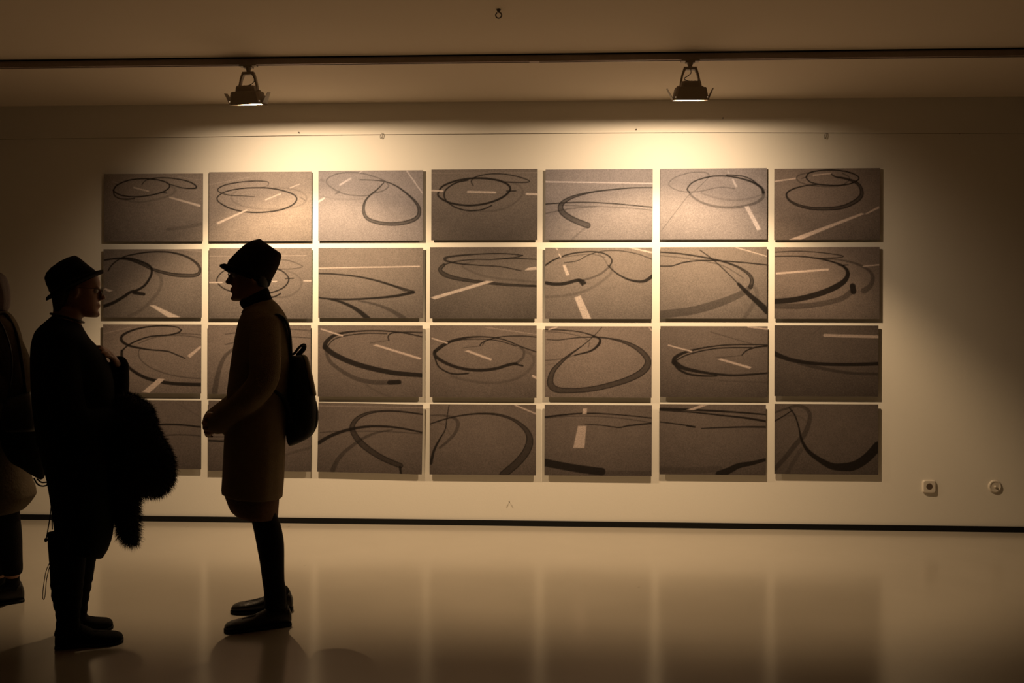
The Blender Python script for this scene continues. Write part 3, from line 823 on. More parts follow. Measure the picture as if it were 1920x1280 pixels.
OFF = 0.021            # face of the panel stands this far off the wall
TH = 0.005
for (r, c), (x0, x1, y0, y1) in PANEL.items():
    pa = on_y(x0, (y0 + y1) / 2, -OFF)
    pb = on_y(x1, (y0 + y1) / 2, -OFF)
    pt = on_y((x0 + x1) / 2, y0, -OFF)
    pbm = on_y((x0 + x1) / 2, y1, -OFF)
    w, h = pb[0] - pa[0], pt[2] - pbm[2]
    root = empty('photo_panel', ((pa[0] + pb[0]) / 2, 0, (pt[2] + pbm[2]) / 2))
    root.rotation_euler = (0, math.radians(0.9 if (r, c) == (3, 2) else (0.0)), 0)
    tag(root, LOOK[r, c] + ', ' + ROWN[r], 'photograph', 'asphalt photographs on the wall')
    MB().box((0, -OFF + TH / 2 + 0.0002, 0), (w, TH, h)).obj('backing_board', M['board'], root, smooth_=False)
    sp = MB()
    for sx in (-1, 1):
        sp.box((sx * w * 0.34, -(OFF - TH) / 2, 0), (0.03, OFF - TH, h * 0.7))
    for sz in (-1, 1):
        sp.box((0, -(OFF - TH) / 2, sz * h * 0.32), (w * 0.64, OFF - TH, 0.03))
    sp.obj('spacer_frame', M['wood'], root, smooth_=False)
    # flat print, a fine grid whose vertex colours hold the picture
    me = bpy.data.meshes.new('photo_print')
    u = np.linspace(-w / 2, w / 2, NX)
    v = np.linspace(h / 2, -h / 2, NZ)
    UU, VV = np.meshgrid(u, v)
    co = np.stack([UU, np.full_like(UU, -OFF - 0.0003), VV], axis=-1).reshape(-1, 3)
    idx = np.arange(NX * NZ).reshape(NZ, NX)
    quads = np.stack([idx[1:, :-1], idx[1:, 1:], idx[:-1, 1:], idx[:-1, :-1]], axis=-1).reshape(-1, 4)
    me.vertices.add(len(co))
    me.vertices.foreach_set('co', co.ravel().astype(np.float32))
    me.loops.add(quads.size)
    me.loops.foreach_set('vertex_index', quads.ravel().astype(np.int32))
    me.polygons.add(len(quads))
    me.polygons.foreach_set('loop_start', (np.arange(len(quads)) * 4).astype(np.int32))
    me.update(calc_edges=True)
    at = me.color_attributes.new('print', 'FLOAT_COLOR', 'POINT')
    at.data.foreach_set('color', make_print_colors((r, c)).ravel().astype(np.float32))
    me.materials.append(M['print'])
    po = bpy.data.objects.new('photo_print', me)
    scene.collection.objects.link(po)
    po.parent = root

# ------------------------------------------------------------------ hanging wire, hooks, nails, sockets
WY = -0.012
wz = [on_y(px, py, WY) for px, py in ((60, 261), (330, 257), (640, 251.5), (960, 249), (1280, 247.5), (1560, 250), (1800, 253))]
zw = float(np.mean([p[2] for p in wz]))
wire = empty('hanging_wire', (0, 0, zw))
tag(wire, 'thin steel picture wire stretched along the wall above the panels', 'wire')
path = [(p[0], WY, p[2] * 0.6 + zw * 0.4 - zw) for p in wz]
path = [(-4.6, WY, path[0][2] - 0.004)] + path + [(4.6, WY, path[-1][2] - 0.004)]
MB().tube(path, [0.0013] * len(path), n=6, sub=4).obj('strand', M['steel'], wire)
for p in path[1:-1:2]:
    MB().tube([(p[0], 0, p[2]), (p[0], WY - 0.002, p[2])], [0.002, 0.002], n=6, sub=1).obj('wire_eye', M['steel'], wire)
for px in (715, 1547):
    q = on_y(px, 255, WY)
    hk = MB()
    z0 = on_y(px, 251, WY)[2] - zw
    pts = [(q[0], WY - 0.001, z0 + 0.006), (q[0] + 0.006, WY - 0.004, z0), (q[0] + 0.006, WY - 0.004, z0 - 0.022), (q[0] - 0.002, WY - 0.006, z0 - 0.032),
           (q[0] - 0.007, WY - 0.004, z0 - 0.020), (q[0] - 0.003, WY - 0.003, z0 - 0.004)]
    hk.tube(pts, [0.0018] * 6, n=6, sub=4)
    hk.obj('sliding_hook', M['steel'], wire)


def nail(px, py, label):
    q = on_y(px, py, 0)
    r_ = empty('wall_nail', (q[0], 0, q[2]))
    tag(r_, label, 'nail', 'bare nails in the wall')
    MB().tube([(0, 0, 0), (0.0, -0.012, 0.003)], [0.0018, 0.0018], n=8, sub=1).obj('shank', M['steel'], r_)
    MB().tube([(0, -0.011, 0.003), (0, -0.013, 0.0033)], [0.0045, 0.0045], n=10, sub=1).obj('nail_head', M['steel'], r_)


nail(561, 250, 'small nail just above the second panel from the left')
nail(1193, 244, 'small nail on the wire line left of the right lamp')
nail(1355, 223, 'small nail high in the shadow band right of the right lamp')
nail(955, 941, 'tiny nail low on the bare wall under the middle panels')

q = on_z(935, 18, CEIL)
hk = empty('ceiling_hook', (q[0], q[1], CEIL))
tag(hk, 'small screw hook in the ceiling near the top edge of the photo', 'hook')
MB().tube([(0, 0, 0), (0, 0, -0.004)], [0.011, 0.010], n=14, sub=1).obj('hook_plate', M['steel'], hk)
rp = [(0, 0, -0.002), (0, 0, -0.012)] + [(0.014 * math.sin(t), 0, -0.027 + 0.014 * math.cos(t)) for t in np.linspace(0.2, 5.6, 10)]
MB().tube(rp, [0.0032] * len(rp), n=8, sub=3).obj('hook_ring', M['steel'], hk)


def disc_ring(r0, r1, ya, yb, n=32):
    """annulus facing -Y between depths ya (rim) and yb"""
    m_ = MB()
    rr = []
    for (rad, y) in ((r1, 0.0), (r1, ya), (r0, ya), (r0, yb)):
        rr.append([(rad * math.cos(2 * PI * k / n), y, rad * math.sin(2 * PI * k / n)) for k in range(n)])
    m_.rings(rr, closed_ends=True)
    return m_


q = on_y(1741.5, 911.5, 0)
so = empty('power_socket', (q[0], 0, q[2]))
tag(so, 'square surface mounted power socket low on the wall', 'socket')
bx = MB()
s1, s2 = 0.042, 0.037
n = 32
rr = []


def sq(hs, y, rot=0):
    out = []
    for k in range(n):
        t = 2 * PI * k / n
        c_, s_ = math.cos(t), math.sin(t)
        e = 0.32
        out.append((hs * math.copysign(abs(c_) ** e, c_), y, hs * math.copysign(abs(s_) ** e, s_)))
    return out


def ci(r_, y):
    return [(r_ * math.cos(2 * PI * k / n), y, r_ * math.sin(2 * PI * k / n)) for k in range(n)]


bx.rings([sq(s1, 0), sq(s1, -0.008), sq(s2, -0.013), ci(0.021, -0.013), ci(0.020, -0.012)], closed_ends=False)
bx.obj('socket_case', M['plastic'], so, smooth_=False)
MB().rings([ci(0.0205, -0.0125), ci(0.0195, -0.002)], closed_ends=True).obj('socket_well', M['hole'], so, smooth_=False)
for s in (-1, 1):
    MB().tube([(s * 0.009, -0.0018, 0), (s * 0.009, -0.003, 0)], [0.003, 0.003], n=10, sub=1).obj('contact_hole', M['black'], so)
q = on_y(1865, 911.5, 0)
ro = empty('round_outlet', (q[0], 0, q[2]))
tag(ro, 'round antenna outlet with a centre pin, at the far right of the wall', 'socket')
m_ = MB()
m_.rings([ci(0.042, 0), ci(0.042, -0.004), ci(0.036, -0.009), ci(0.030, -0.009), ci(0.029, -0.007), ci(0.012, -0.007)], closed_ends=True)
m_.obj('cover_plate', M['plastic'], ro, smooth_=False)
MB().tube([(0, -0.006, 0), (0, -0.013, 0)], [0.008, 0.007], n=14, sub=1).obj('centre_pin', M['plastic'], ro)

# ------------------------------------------------------------------ people
class Figure:
    """local frame of a standing figure: x to the right, y away from the viewer, z up, origin on the floor"""

    def __init__(self, depth, px):
        p = CAM + _F * depth + _R0 * ((px - 960.0) / FPX * depth)
        self.root = (float(p[0]), float(p[1]), 0.0)
        self.o = np.array(self.root)
        h = np.array([p[0] - CAM[0], p[1] - CAM[1], 0.0])
        self.d = float(np.linalg.norm(h))
        self.F = h / self.d
        self.R = np.array([self.F[1], -self.F[0], 0.0])
        self.rot = math.atan2(self.R[1], self.R[0])

    def L(self, px, py, yo=0.0):
        r = ray(px, py)
        p = CAM + r * ((self.d + yo) / (r @ self.F)) - self.o
        return np.array([p @ self.R, yo, p[2]])

    def loft(self, mb, rows, n=36, e=2.2, shrink=1.0, wob=None, caps=True, sub=1):
        """rows: (front px, back px, half depth, y centre)"""
        data = []
        for row in rows:
            (fx, fy), (bx, by), hw = row[0], row[1], row[2]
            yc = row[3] if len(row) > 3 else 0.0
            data.append(np.concatenate([self.L(fx, fy, yc), self.L(bx, by, yc), [hw]]))
        if sub > 1:
            data = smooth(data, sub)
        rr = []
        for k, q in enumerate(data):
            F_, B_, hw = q[:3], q[3:6], q[6]
            c = (F_ + B_) / 2
            h = (F_ - B_) / 2 * shrink
            ring = []
            for i in range(n):
                t = 2 * PI * i / n
                ct, s_ = math.cos(t), math.sin(t)
                ce = math.copysign(abs(ct) ** (2 / e), ct)
                se = math.copysign(abs(s_) ** (2 / e), s_)
                g = 1.0 if wob is None else 1.0 + wob(k / max(1, len(data) - 1), t)
                ring.append(tuple(c + h * ce * g + np.array([0, hw * shrink * se * g, 0])))
            rr.append(ring)
        mb.rings(rr, closed_ends=caps)
        return mb


def head_geo():
    """head facing +X; chin at z = 0, crown at z = 0.222"""
    rows = [(0.000, .080, .030, .020), (0.008, .090, .005, .034), (0.020, .094, -.020, .045), (0.034, .088, -.040, .052), (0.050, .088, -.058, .056),
            (0.065, .087, -.074, .060), (0.080, .085, -.083, .064), (0.100, .084, -.092, .069), (0.116, .081, -.096, .073), (0.130, .087, -.098, .0745),
            (0.145, .092, -.099, .076), (0.160, .091, -.098, .0755), (0.180, .084, -.094, .072), (0.198, .069, -.082, .061), (0.212, .045, -.060, .044), (0.222, .010, -.024, .014)]
    m_ = MB()
    rr = []
    n = 32
    for z, xf, xb, w in rows:
        c, h = (xf + xb) / 2, (xf - xb) / 2
        ring = []
        for i in range(n):
            t = 2 * PI * i / n
            x = c + h * math.copysign(abs(math.cos(t)) ** 0.92, math.cos(t))
            y = w * math.copysign(abs(math.sin(t)) ** 0.92, math.sin(t))
            # eye sockets
            if 0.105 < z < 0.128 and x > 0.05 and 0.012 < abs(y) < 0.05:
                x -= 0.007
            ring.append((x, y, z))
        rr.append(ring)
    m_.rings(rr)
    # nose
    nose = [(0.132, .086, .006, .006), (0.120, .090, .008, .008), (0.104, .098, .010, .010), (0.092, .104, .013, .0125), (0.084, .103, .013, .015), (0.078, .094, .010, .012)]
    m_.rings([[(x + a * math.cos(2 * PI * i / 12), b * math.sin(2 * PI * i / 12), z) for i in range(12)] for z, x, a, b in nose])
    m_.ell((.088, 0, .0585), (.010, .021, .0055))
    m_.ell((.088, 0, .0475), (.010, .018, .0062))
    m_.ell((.084, 0, .014), (.014, .018, .013))
    for s in (-1, 1):
        m_.ell((-.008, s * .075, .105), (.017, .008, .031), rot=Matrix.Rotation(s * 0.35, 3, 'Z'))
        m_.ell((.080, s * .031, .131), (.010, .020, .005))
    return m_


def place_head(base, facing, pitch, yaw=0.0, scale=1.0):
    """returns fn(point) mapping head space to figure space; pitch > 0 looks down"""
    Rm = Matrix.Rotation(math.radians(yaw), 3, 'Z') @ Matrix.Rotation(math.radians(pitch), 3, 'Y')

    def fn(p):
        q = Rm @ (Vector(p) * scale)
        return (base[0] + facing * q.x, base[1] + q.y, base[2] + q.z)
    return fn


def hand_geo(mb, wrist, fwd, back, size=0.17, curl=0.5, thumb=1):
    """palm, four separate fingers and a thumb; fwd along the hand, back = normal of the back of the hand"""
    f = np.array(fwd, float)
    f /= np.linalg.norm(f)
    nb = np.array(back, float)
    nb -= f * (nb @ f)
    nb /= np.linalg.norm(nb)
    lat = np.cross(f, nb)
    k = size / 0.175
    w = np.array(wrist, float)
    n = 16
    rr = []
    for s, a, b_ in ((-.02, .025, .019), (0.0, .026, .018), (.03, .034, .016), (.06, .040, .015), (.085, .040, .0125), (.094, .034, .008)):
        ring = []
        for i in range(n):
            t = 2 * PI * i / n
            ct, st_ = math.cos(t), math.sin(t)
            ring.append(tuple(w + k * (f * s + lat * a * math.copysign(abs(ct) ** .8, ct) + nb * b_ * math.copysign(abs(st_) ** .8, st_))))
        rr.append(ring)
    mb.rings(rr)
    for j, (lo, ln) in enumerate(((-.0305, .066), (-.0105, .077), (.0105, .072), (.0295, .056))):
        o_ = lo * thumb * -1
        p = w + k * (f * .080 + lat * o_)
        d = f.copy()
        pts = [p]
        ang = 0.0
        for s_, cf in ((.44, .55), (.31, 1.0), (.25, .8)):
            ang += curl * cf
            d = f * math.cos(ang) - nb * math.sin(ang) + lat * o_ * 2.0
            d /= np.linalg.norm(d)
            p = p + d * ln * s_ * k
            pts.append(p)
        mb.tube(pts, [.0088 * k, .0082 * k, .0074 * k, .0062 * k], n=10, sub=3, up=tuple(nb))
    sgn = thumb
    p0 = w + k * (f * .022 + lat * sgn * .022)
    p1 = p0 + k * (f * .026 + lat * sgn * .026 - nb * .008)
    p2 = p1 + k * (f * .030 + lat * sgn * .008 - nb * .010)
    p3 = p2 + k * (f * .022 - lat * sgn * .003 - nb * .006)
    mb.tube([p0, p1, p2, p3], [.0125 * k, .0115 * k, .0095 * k, .0075 * k], n=10, sub=3, up=tuple(nb))


def shoe(name, parent, heel, direction, length, mats, height=0.085, boot_top=None, sole=0.014):
    """heel: (x, y) of the back of the shoe on the floor; direction: unit (x, y)"""
    dx, dy = direction
    l = math.hypot(dx, dy)
    dx, dy = dx / l, dy / l
    k = length / 0.27
    secs = [(0.000, .058, .022, .012), (0.012, height * .95, .031, .0), (0.05, height, .034, 0), (0.085, height * .95, .035, 0), (0.12, height * .76, .038, 0),
            (0.155, .056, .043, 0), (0.20, .048, .047, 0), (0.24, .042, .043, 0), (0.262, .034, .030, 0), (0.270, .024, .014, .010)]
    m_, so_ = MB(), MB()
    r1, r2 = [], []
    n = 20
    for s, h, w, lift in secs:
        zb = sole * 0.8 + lift * .3
        a, b_ = [], []
        for i in range(n):
            t = 2 * PI * i / n
            ct, st_ = math.cos(t), math.sin(t)
            y = w * math.copysign(abs(ct) ** .75, ct)
            z = (h - zb) / 2 * math.copysign(abs(st_) ** .75, st_) + (h + zb) / 2
            if st_ > 0:
                y *= 1 - 0.30 * (st_ ** 2) * (1 if h > .05 else .6)
            a.append((heel[0] + dx * s * k - dy * y, heel[1] + dy * s * k + dx * y, z))
            y2 = (w + .003) * math.copysign(abs(ct) ** .6, ct)
            z2 = (sole / 2) * math.copysign(abs(st_) ** .5, st_) + sole / 2 + 0.0005
            b_.append((heel[0] + dx * (s * 1.012 - .001) * k - dy * y2, heel[1] + dy * (s * 1.012 - .001) * k + dx * y2, z2))
        r1.append(a)
        r2.append(b_)
    m_.rings(r1)
    so_.rings(r2)
    so_.box((heel[0] + dx * .035 * k, heel[1] + dy * .035 * k, sole / 2 + .003), (.055, .055, sole + .004), rot=Matrix.Rotation(math.atan2(dy, dx), 3, 'Z'))
    o = m_.obj(name, mats[0], parent)
    so_.obj('sole', mats[1], o, smooth_=False)
    return o


def eyes_and_glasses(fn, root, glasses=True):
    for s in (-1, 1):
        MB().ell((0, 0, 0), (.0115, .0115, .0115)).join(MB()).v
        e = MB()
        e.join(MB().ell((.0735, s * .031, .1165), (.0115, .0115, .0115)), fn)
        eo = e.obj('eye', M['eye'], root)
        i = MB()
        i.join(MB().ell((.0815, s * .031, .1165), (.0042, .0056, .0056)), fn)
        i.obj('iris', M['iris'], eo)
    if glasses:
        g = MB()
        for s in (-1, 1):
            ring = [(.099 - .10 * abs(.026 * math.cos(t)) * .3, s * (.033 + .024 * math.cos(t)), .117 + .019 * math.sin(t)) for t in np.linspace(0, 2 * PI, 17)]
            g.tube(ring, [.0016] * 17, n=6, sub=2, caps=False)
            g.tube([(.096, s * .058, .124), (.05, s * .076, .124), (-.005, s * .079, .122), (-.02, s * .078, .112)], [.0016] * 4, n=6, sub=3)
        g.tube([(.099, -.010, .121), (.103, 0, .124), (.099, .010, .121)], [.0016] * 3, n=6, sub=3)
        g2 = MB().join(g, fn)
        go = g2.obj('spectacles', M['glass_frame'], root)
        for s in (-1, 1):
            ln = MB()
            n = 16
            ln.rings([[(.0985 - th, s * (.033 + .0235 * math.cos(2 * PI * i / n)), .117 + .0185 * math.sin(2 * PI * i / n)) for i in range(n)] for th in (0, .0015)])
            MB().join(ln, fn).obj('spectacle_lens', M['lens'], go)


# ================= woman in the camel coat (faces left)
F2 = Figure(3.91, 480)
P2 = empty('person', F2.root, F2.rot)
tag(P2, 'person in peaked cap, camel coat and backpack, standing with clasped hands and facing left', 'person', 'visitors in front of the panels')
coat_rows = [((463, 573), (511, 561), .075), ((459, 579), (519, 570), .10), ((453, 588), (529, 580), .145), ((447, 602), (539, 598), .180), ((442, 622), (545, 620), .192),
             ((437, 650), (547, 648), .190), ((431, 690), (545, 690), .182), ((426, 730), (541, 730), .172), ((423, 770), (538, 775), .178),
             ((421, 810), (536, 815), .188), ((419, 850), (535, 850), .196), ((417, 890), (533, 895), .204), ((415, 923), (530, 928), .212)]
sh_n, sh_f = F2.L(497, 613, -.165), F2.L(497, 613, .165)
el_n, el_f = F2.L(492, 716, -.225), F2.L(488, 712, .220)
wr_n, wr_f = F2.L(414, 790, -.070), F2.L(406, 783, .060)
body = MB()
fn2 = place_head(tuple(F2.L(474.5, 563, 0)), -1, 4, scale=.94)
body.join(head_geo(), fn2, flip=True)
F2.loft(body, [((446, 552), (499, 532), .055), ((456, 572), (507, 553), .056), ((458, 590), (522, 580), .075)])
F2.loft(body, coat_rows[2:], shrink=.84)
for sh, el, wr in ((sh_n, el_n, wr_n), (sh_f, el_f, wr_f)):
    body.tube([sh + np.array([0, -.035 * np.sign(sh[1]), -.03]), el, wr], [.040, .038, .026], n=14, sub=6)
hand_geo(body, wr_n, F2.L(381, 806, 0.0) - wr_n, (-.15, -1, .35), size=.165, curl=.75, thumb=1)
hand_geo(body, wr_f, F2.L(380, 804, -.012) - wr_f, (-.35, 1, .35), size=.165, curl=.8, thumb=-1)
leg_rows = [((471, 930), (510, 930), .050), ((466, 958), (516.5, 958), .060), ((472.5, 980), (525, 978), .062), ((479, 1010), (531.5, 1008), .058), ((483, 1032), (533, 1030), .056),
            ((487.5, 1056), (533, 1054), .052), ((492, 1090), (533.5, 1088), .042), ((495, 1112), (536.5, 1108), .037), ((496, 1140), (537, 1138), .034)]
for yc in (-.09, .09):
    rows = [(f, b, h, yc) for f, b, h in leg_rows]
    F2.loft(body, rows, shrink=.93, n=24)
toe = CAM + ray(428, 1186.5) * (EYE / ((1186.5 - 640 - 1.4) / FPX))
heel = CAM + ray(545, 1172.5) * (EYE / ((1172.5 - 640 - 1.2) / FPX))


def loc(p, fig):
    q = np.array(p) - fig.o
    return np.array([q @ fig.R, q @ fig.F])


def foot(mb, heel_, dir_, length, k=1.0):
    d = np.array(dir_, float)
    d /= np.linalg.norm(d)
    h = np.array(heel_, float)
    pt = lambda s_, z: np.array([*(h + d * s_ * length), z])
    mb.tube([pt(.17, .085), pt(.17, .070), pt(.22, .05), pt(.5, .038), pt(.86, .028)], [.030 * k, .029 * k, .026 * k, (.026 * k, .022 * k), (.020 * k, .012 * k)], n=14, sub=4)


tl_, hl_ = loc(toe, F2), loc(heel, F2)
tl_[1] = max(tl_[1], hl_[1] - .13)
toe = CAM + ray(435.5, 1151) * (EYE / ((1151 - 640 - 1.4) / FPX))
t2 = loc(toe, F2)
FEET2 = [(-.09, (hl_[0], hl_[1] - .005), tuple(tl_ - hl_)), (.09, (t2[0] + .262, t2[1] - .035), (-1, .14))]
for yc, h_, u_ in FEET2:
    foot(body, h_, u_, .27)
body.obj('body', M['skin'], P2, remesh=.0055, relax=3)
eyes_and_glasses(fn2, P2)
# tights
tg = MB()
for yc, (hx, hy), (ux, uy) in FEET2:
    foot(tg, (hx, hy), (ux, uy), .27, 1.12)
for yc in (-.09, .09):
    F2.loft(tg, [(f, b, h * 1.0, yc) for f, b, h in leg_rows], shrink=1.0, n=28, sub=2)
tg.obj('tights', M['tights'], P2)
# skirt
sk = MB()
F2.loft(sk, [((424, 880), (530, 880), .185), ((421, 928), (524, 928), .196), ((427, 944), (523, 944), .196), ((432, 954), (522, 956), .192), ((440, 961), (521.5, 964), .182), ((446, 959), (519, 962), .166)],
        n=64, wob=lambda k, t: 0.012 * math.sin(13 * t) * k)
sk.obj('skirt', M['skirt'], P2)
# coat with sleeves
ct = MB()
F2.loft(ct, coat_rows, n=72, sub=2, wob=lambda k, t: (0.010 * math.sin(7 * t + 2) + 0.006 * math.sin(15 * t)) * k * k)
for sh, el, wr, s in ((sh_n, el_n, wr_n, -1), (sh_f, el_f, wr_f, 1)):
    mid1 = (sh + el) / 2 + np.array([0.006, s * .012, 0])
    mid2 = (el + wr) / 2 + np.array([0.0, s * .008, -.012])
    ct.tube([sh + np.array([0, -s * .03, .01]), mid1, el, mid2, wr + (wr - mid2) * .12], [.062, .064, .060, .054, .048], n=20, sub=5)
ct.obj('coat', M['coat'], P2, remesh=.0065, relax=2)
cl = MB()
F2.loft(cl, [((457, 578), (511, 561), .086), ((452, 586), (519, 568), .100), ((455, 592), (527, 577), .115)], n=40)
cl.obj('coat_collar', M['coat'], P2)
# polo neck
pn = MB()
F2.loft(pn, [((449, 566), (500.5, 539), .060), ((450, 571), (504, 542), .066), ((454, 577), (508, 554), .070), ((460, 583), (513, 566), .074)], n=36, sub=2)
pn.obj('polo_neck', M['black_knit'], P2)['label'] = 'black polo neck collar'
# hair below the cap
hr = MB()
F2.loft(hr, [((448, 502), (505, 512), .078), ((462, 515), (506, 524), .076), ((470, 526), (504, 534), .070), ((480, 537), (501, 541), .055)], n=30, sub=2)
hr.obj('hair', M['hair_dark'], P2)
# cap
cap = MB()
F2.loft(cap, [((423.5, 506), (503, 536), .076), ((424, 499), (509, 526), .083), ((428, 489), (517, 511), .088), ((435, 481), (523.5, 497), .090), ((446, 470), (528, 481), .089),
              ((457, 460), (526.5, 475.5), .084), ((469, 452.5), (510, 464), .062), ((480, 449), (499, 456), .030), ((487, 447.5), (489, 448.5), .006)], n=48, e=2.3)
co = cap.obj('cap', M['brown_felt'], P2, subd=0)
bd = MB()
F2.loft(bd, [((422.5, 507.5), (504, 538), .078), ((422.5, 501), (508.5, 529), .0845), ((424.5, 499), (509.5, 527), .083)], n=48, caps=False)
bd.obj('cap_band', M['black_felt'], co)
vz = MB()
tip, rt = F2.L(411.8, 497.5), F2.L(427, 497)
vr = []
n = 18
top, bot = [], []
for i in range(n + 1):
    t = -1.25 + 2.5 * i / n
    inn = np.array([rt[0] + .07 * (1 - math.cos(t)), .079 * math.sin(t), rt[2] - .028 * (1 - math.cos(t))])
    q = math.cos(t * 1.15) if abs(t) < 1.3 else 0
    out = np.array([tip[0] + .085 * (1 - math.cos(t)), .098 * math.sin(t), tip[2] - .040 * (1 - math.cos(t))])
    top.append((inn, out))
for th in (0.0, -0.007):
    pass
vv, ff = [], []
for inn, out in top:
    midp = (inn + out) / 2 + np.array([0, 0, .004])
    for p in (inn, midp, out):
        vv.append(p + np.array([0, 0, .0035]))
    for p in (inn, midp, out):
        vv.append(p - np.array([0, 0, .006]))
for i in range(n):
    a, b_ = i * 6, (i + 1) * 6
    ff += [(a, a + 1, b_ + 1, b_), (a + 1, a + 2, b_ + 2, b_ + 1), (a + 4, a + 3, b_ + 3, b_ + 4), (a + 5, a + 4, b_ + 4, b_ + 5), (a + 2, a + 5, b_ + 5, b_ + 2), (a + 3, a, b_, b_ + 3)]
ff += [(0, 3, 4, 1), (1, 4, 5, 2)]
e_ = n * 6
ff += [(e_, e_ + 1, e_ + 4, e_ + 3), (e_ + 1, e_ + 2, e_ + 5, e_ + 4)]
vz.add(vv, ff)
vz.obj('cap_peak', M['black_felt'], co)
# shoes: near one turned a little towards the viewer
shoe('shoe', P2, FEET2[0][1], FEET2[0][2], .272, (M['leather'], M['sole']), height=.092)
shoe('shoe', P2, FEET2[1][1], FEET2[1][2], .268, (M['leather'], M['sole']), height=.092)

# backpack
BP = empty('backpack', F2.root, F2.rot)
tag(BP, 'small black backpack hanging on the back of the camel coat', 'backpack')
bg = MB()
F2.loft(bg, [((549, 667), (565, 665), .070), ((544, 671), (573, 670), .100), ((542, 690), (580, 690), .125), ((541, 720), (586, 720), .135), ((540, 745), (591, 745), .138),
             ((538, 770), (594, 770), .138), ((536.5, 795), (593, 795), .132), ((536, 815), (584, 814), .118), ((538, 828), (566, 825), .09), ((541, 834), (551, 832), .05)], n=40, e=2.8, sub=2)
bg.obj('bag', M['nylon'], BP)
fl = MB()
F2.loft(fl, [((563, 664.5), (570, 664.5), .062), ((566, 669), (576.5, 669.5), .092), ((569, 690), (582, 690), .116), ((574, 715), (587.5, 715), .126), ((580, 737), (591.5, 736), .128), ((584, 739), (591, 738), .125)], n=30, e=3, sub=2)
fl.obj('flap', M['grey_cloth'], BP)['label'] = 'grey flap'
pk = MB()
F2.loft(pk, [((578, 752), (593, 752), .085), ((580, 770), (596, 770), .095), ((578, 795), (594.5, 795), .095), ((570, 812), (586, 812), .08)], n=24, e=3, sub=2)
pk.obj('front_pocket', M['nylon'], BP)
gl = MB()
gp = [F2.L(549, 664, -.02), F2.L(553, 661, -.018), F2.L(560, 652, -.012), F2.L(567, 646.5, -.004), F2.L(570, 648, .004), F2.L(569, 654, .010), F2.L(563, 661, .016), F2.L(558, 666, .02)]
gl.tube(gp, [(.0055, .011)] * 8, n=10, sub=4, up=(0, 1, 0))
gl.obj('grab_loop', M['nylon'], BP)
for s in (-1, 1):
    up_ = MB()
    y = s * .125
    pts = [F2.L(546, 672, s * .07), F2.L(545, 640, s * .11), F2.L(540.5, 612, s * .128), F2.L(530, 594, s * .132), F2.L(512, 589, s * .130), F2.L(487, 592, s * .128), F2.L(463, 605, s * .11), F2.L(452, 625, s * .08),
           F2.L(455, 660, s * .06), F2.L(458, 690, s * .06), F2.L(470, 710, s * .130), F2.L(494, 720, s * .172), F2.L(516, 733, s * .165), F2.L(534, 752, s * .135), F2.L(545, 790, s * .11)]
    # push the strap just outside the coat
    up_.tube(pts, [(.006, .019)] * len(pts), n=10, sub=4, up=(0, 1, 0))
    up_.obj('shoulder_strap', M['nylon'], BP)
    bk = MB().box(tuple(F2.L(507, 728, s * .19)), (.03, .006, .026))
    bk.obj('strap_buckle', M['leather'], BP, smooth_=False)

# ================= woman in the fedora (faces right)
F1 = Figure(3.69, 135)
P1 = empty('person', F1.root, F1.rot)
tag(P1, 'person in black fedora and black clothes, arms folded over a fur, facing right', 'person', 'visitors in front of the panels')
up_rows = [((153, 608), (97, 592), .075), ((157, 616), (88, 600), .11), ((163, 626), (75, 611), .165), ((171, 637), (64, 624), .195), ((188, 655), (57, 650), .205),
           ((206, 685), (56, 685), .205), ((214, 720), (57, 722), .200), ((214, 760), (60, 765), .195), ((211, 800), (65, 805), .198), ((208, 830), (68, 835), .205)]
sh_n, sh_f = F1.L(108, 648, -.175), F1.L(118, 648, .175)
el_n, el_f = F1.L(140, 790, -.225), F1.L(205, 775, .20)
wr_n, wr_f = F1.L(238, 790, -.07), F1.L(221, 683, .04)
body = MB()
fn1 = place_head(tuple(F1.L(141.5, 593, 0)), 1, 3, scale=.93)
body.join(head_geo(), fn1)
F1.loft(body, [((158, 585), (101, 570), .056), ((152.5, 600), (98.5, 588), .056), ((154, 615), (92, 602), .07)])
F1.loft(body, up_rows[2:] + [((198, 890), (85, 890), .2)], shrink=.84)
body.tube([sh_n + np.array([.015, .035, -.03]), el_n, wr_n], [.040, .038, .027], n=14, sub=6)
body.tube([sh_f + np.array([.015, -.035, -.03]), el_f, wr_f], [.040, .038, .027], n=14, sub=6)
hand_geo(body, wr_f, F1.L(196, 652, -.06) - wr_f, (.55, -.35, .75), size=.165, curl=.28, thumb=1)
hand_geo(body, wr_n, np.array([.12, .10, -.03]), (.2, -.8, .6), size=.165, curl=.6, thumb=1)
boot_n = [((165, 1000), (88, 1000), .075), ((163, 1030), (90, 1030), .070), ((160, 1060), (92.5, 1060), .066), ((157, 1090), (94, 1092), .062), ((154, 1120), (97, 1122), .057), ((151, 1145), (103, 1147), .052), ((150, 1165), (105, 1168), .05), ((152, 1190), (101, 1190), .047)]
boot_f = [((190, 1000), (112, 1000), .075), ((184, 1030), (113, 1030), .070), ((179, 1055), (114, 1055), .066), ((175, 1080), (114, 1080), .062), ((170, 1105), (115, 1105), .057), ((165, 1132), (116, 1132), .052), ((164, 1155), (117, 1155), .05), ((167, 1172), (116, 1172), .047)]
for rows, yc in ((boot_n, -.10), (boot_f, .10)):
    rr_ = [(f, b, h, yc) for f, b, h in rows]
    rr_ = [((165, 860), (100, 860), .08, yc), ((166, 970), (108, 970), .08, yc)] + rr_[1:]
    F1.loft(body, rr_, shrink=.80, n=24)
FEET1 = [((F1.L(101, 1215, -.10)[0] + .005, -.085), (1, -.10), .246), ((F1.L(113, 1180, .10)[0], .10), (1, .02), .200)]
for h_, u_, l_ in FEET1:
    foot(body, h_, u_, l_)
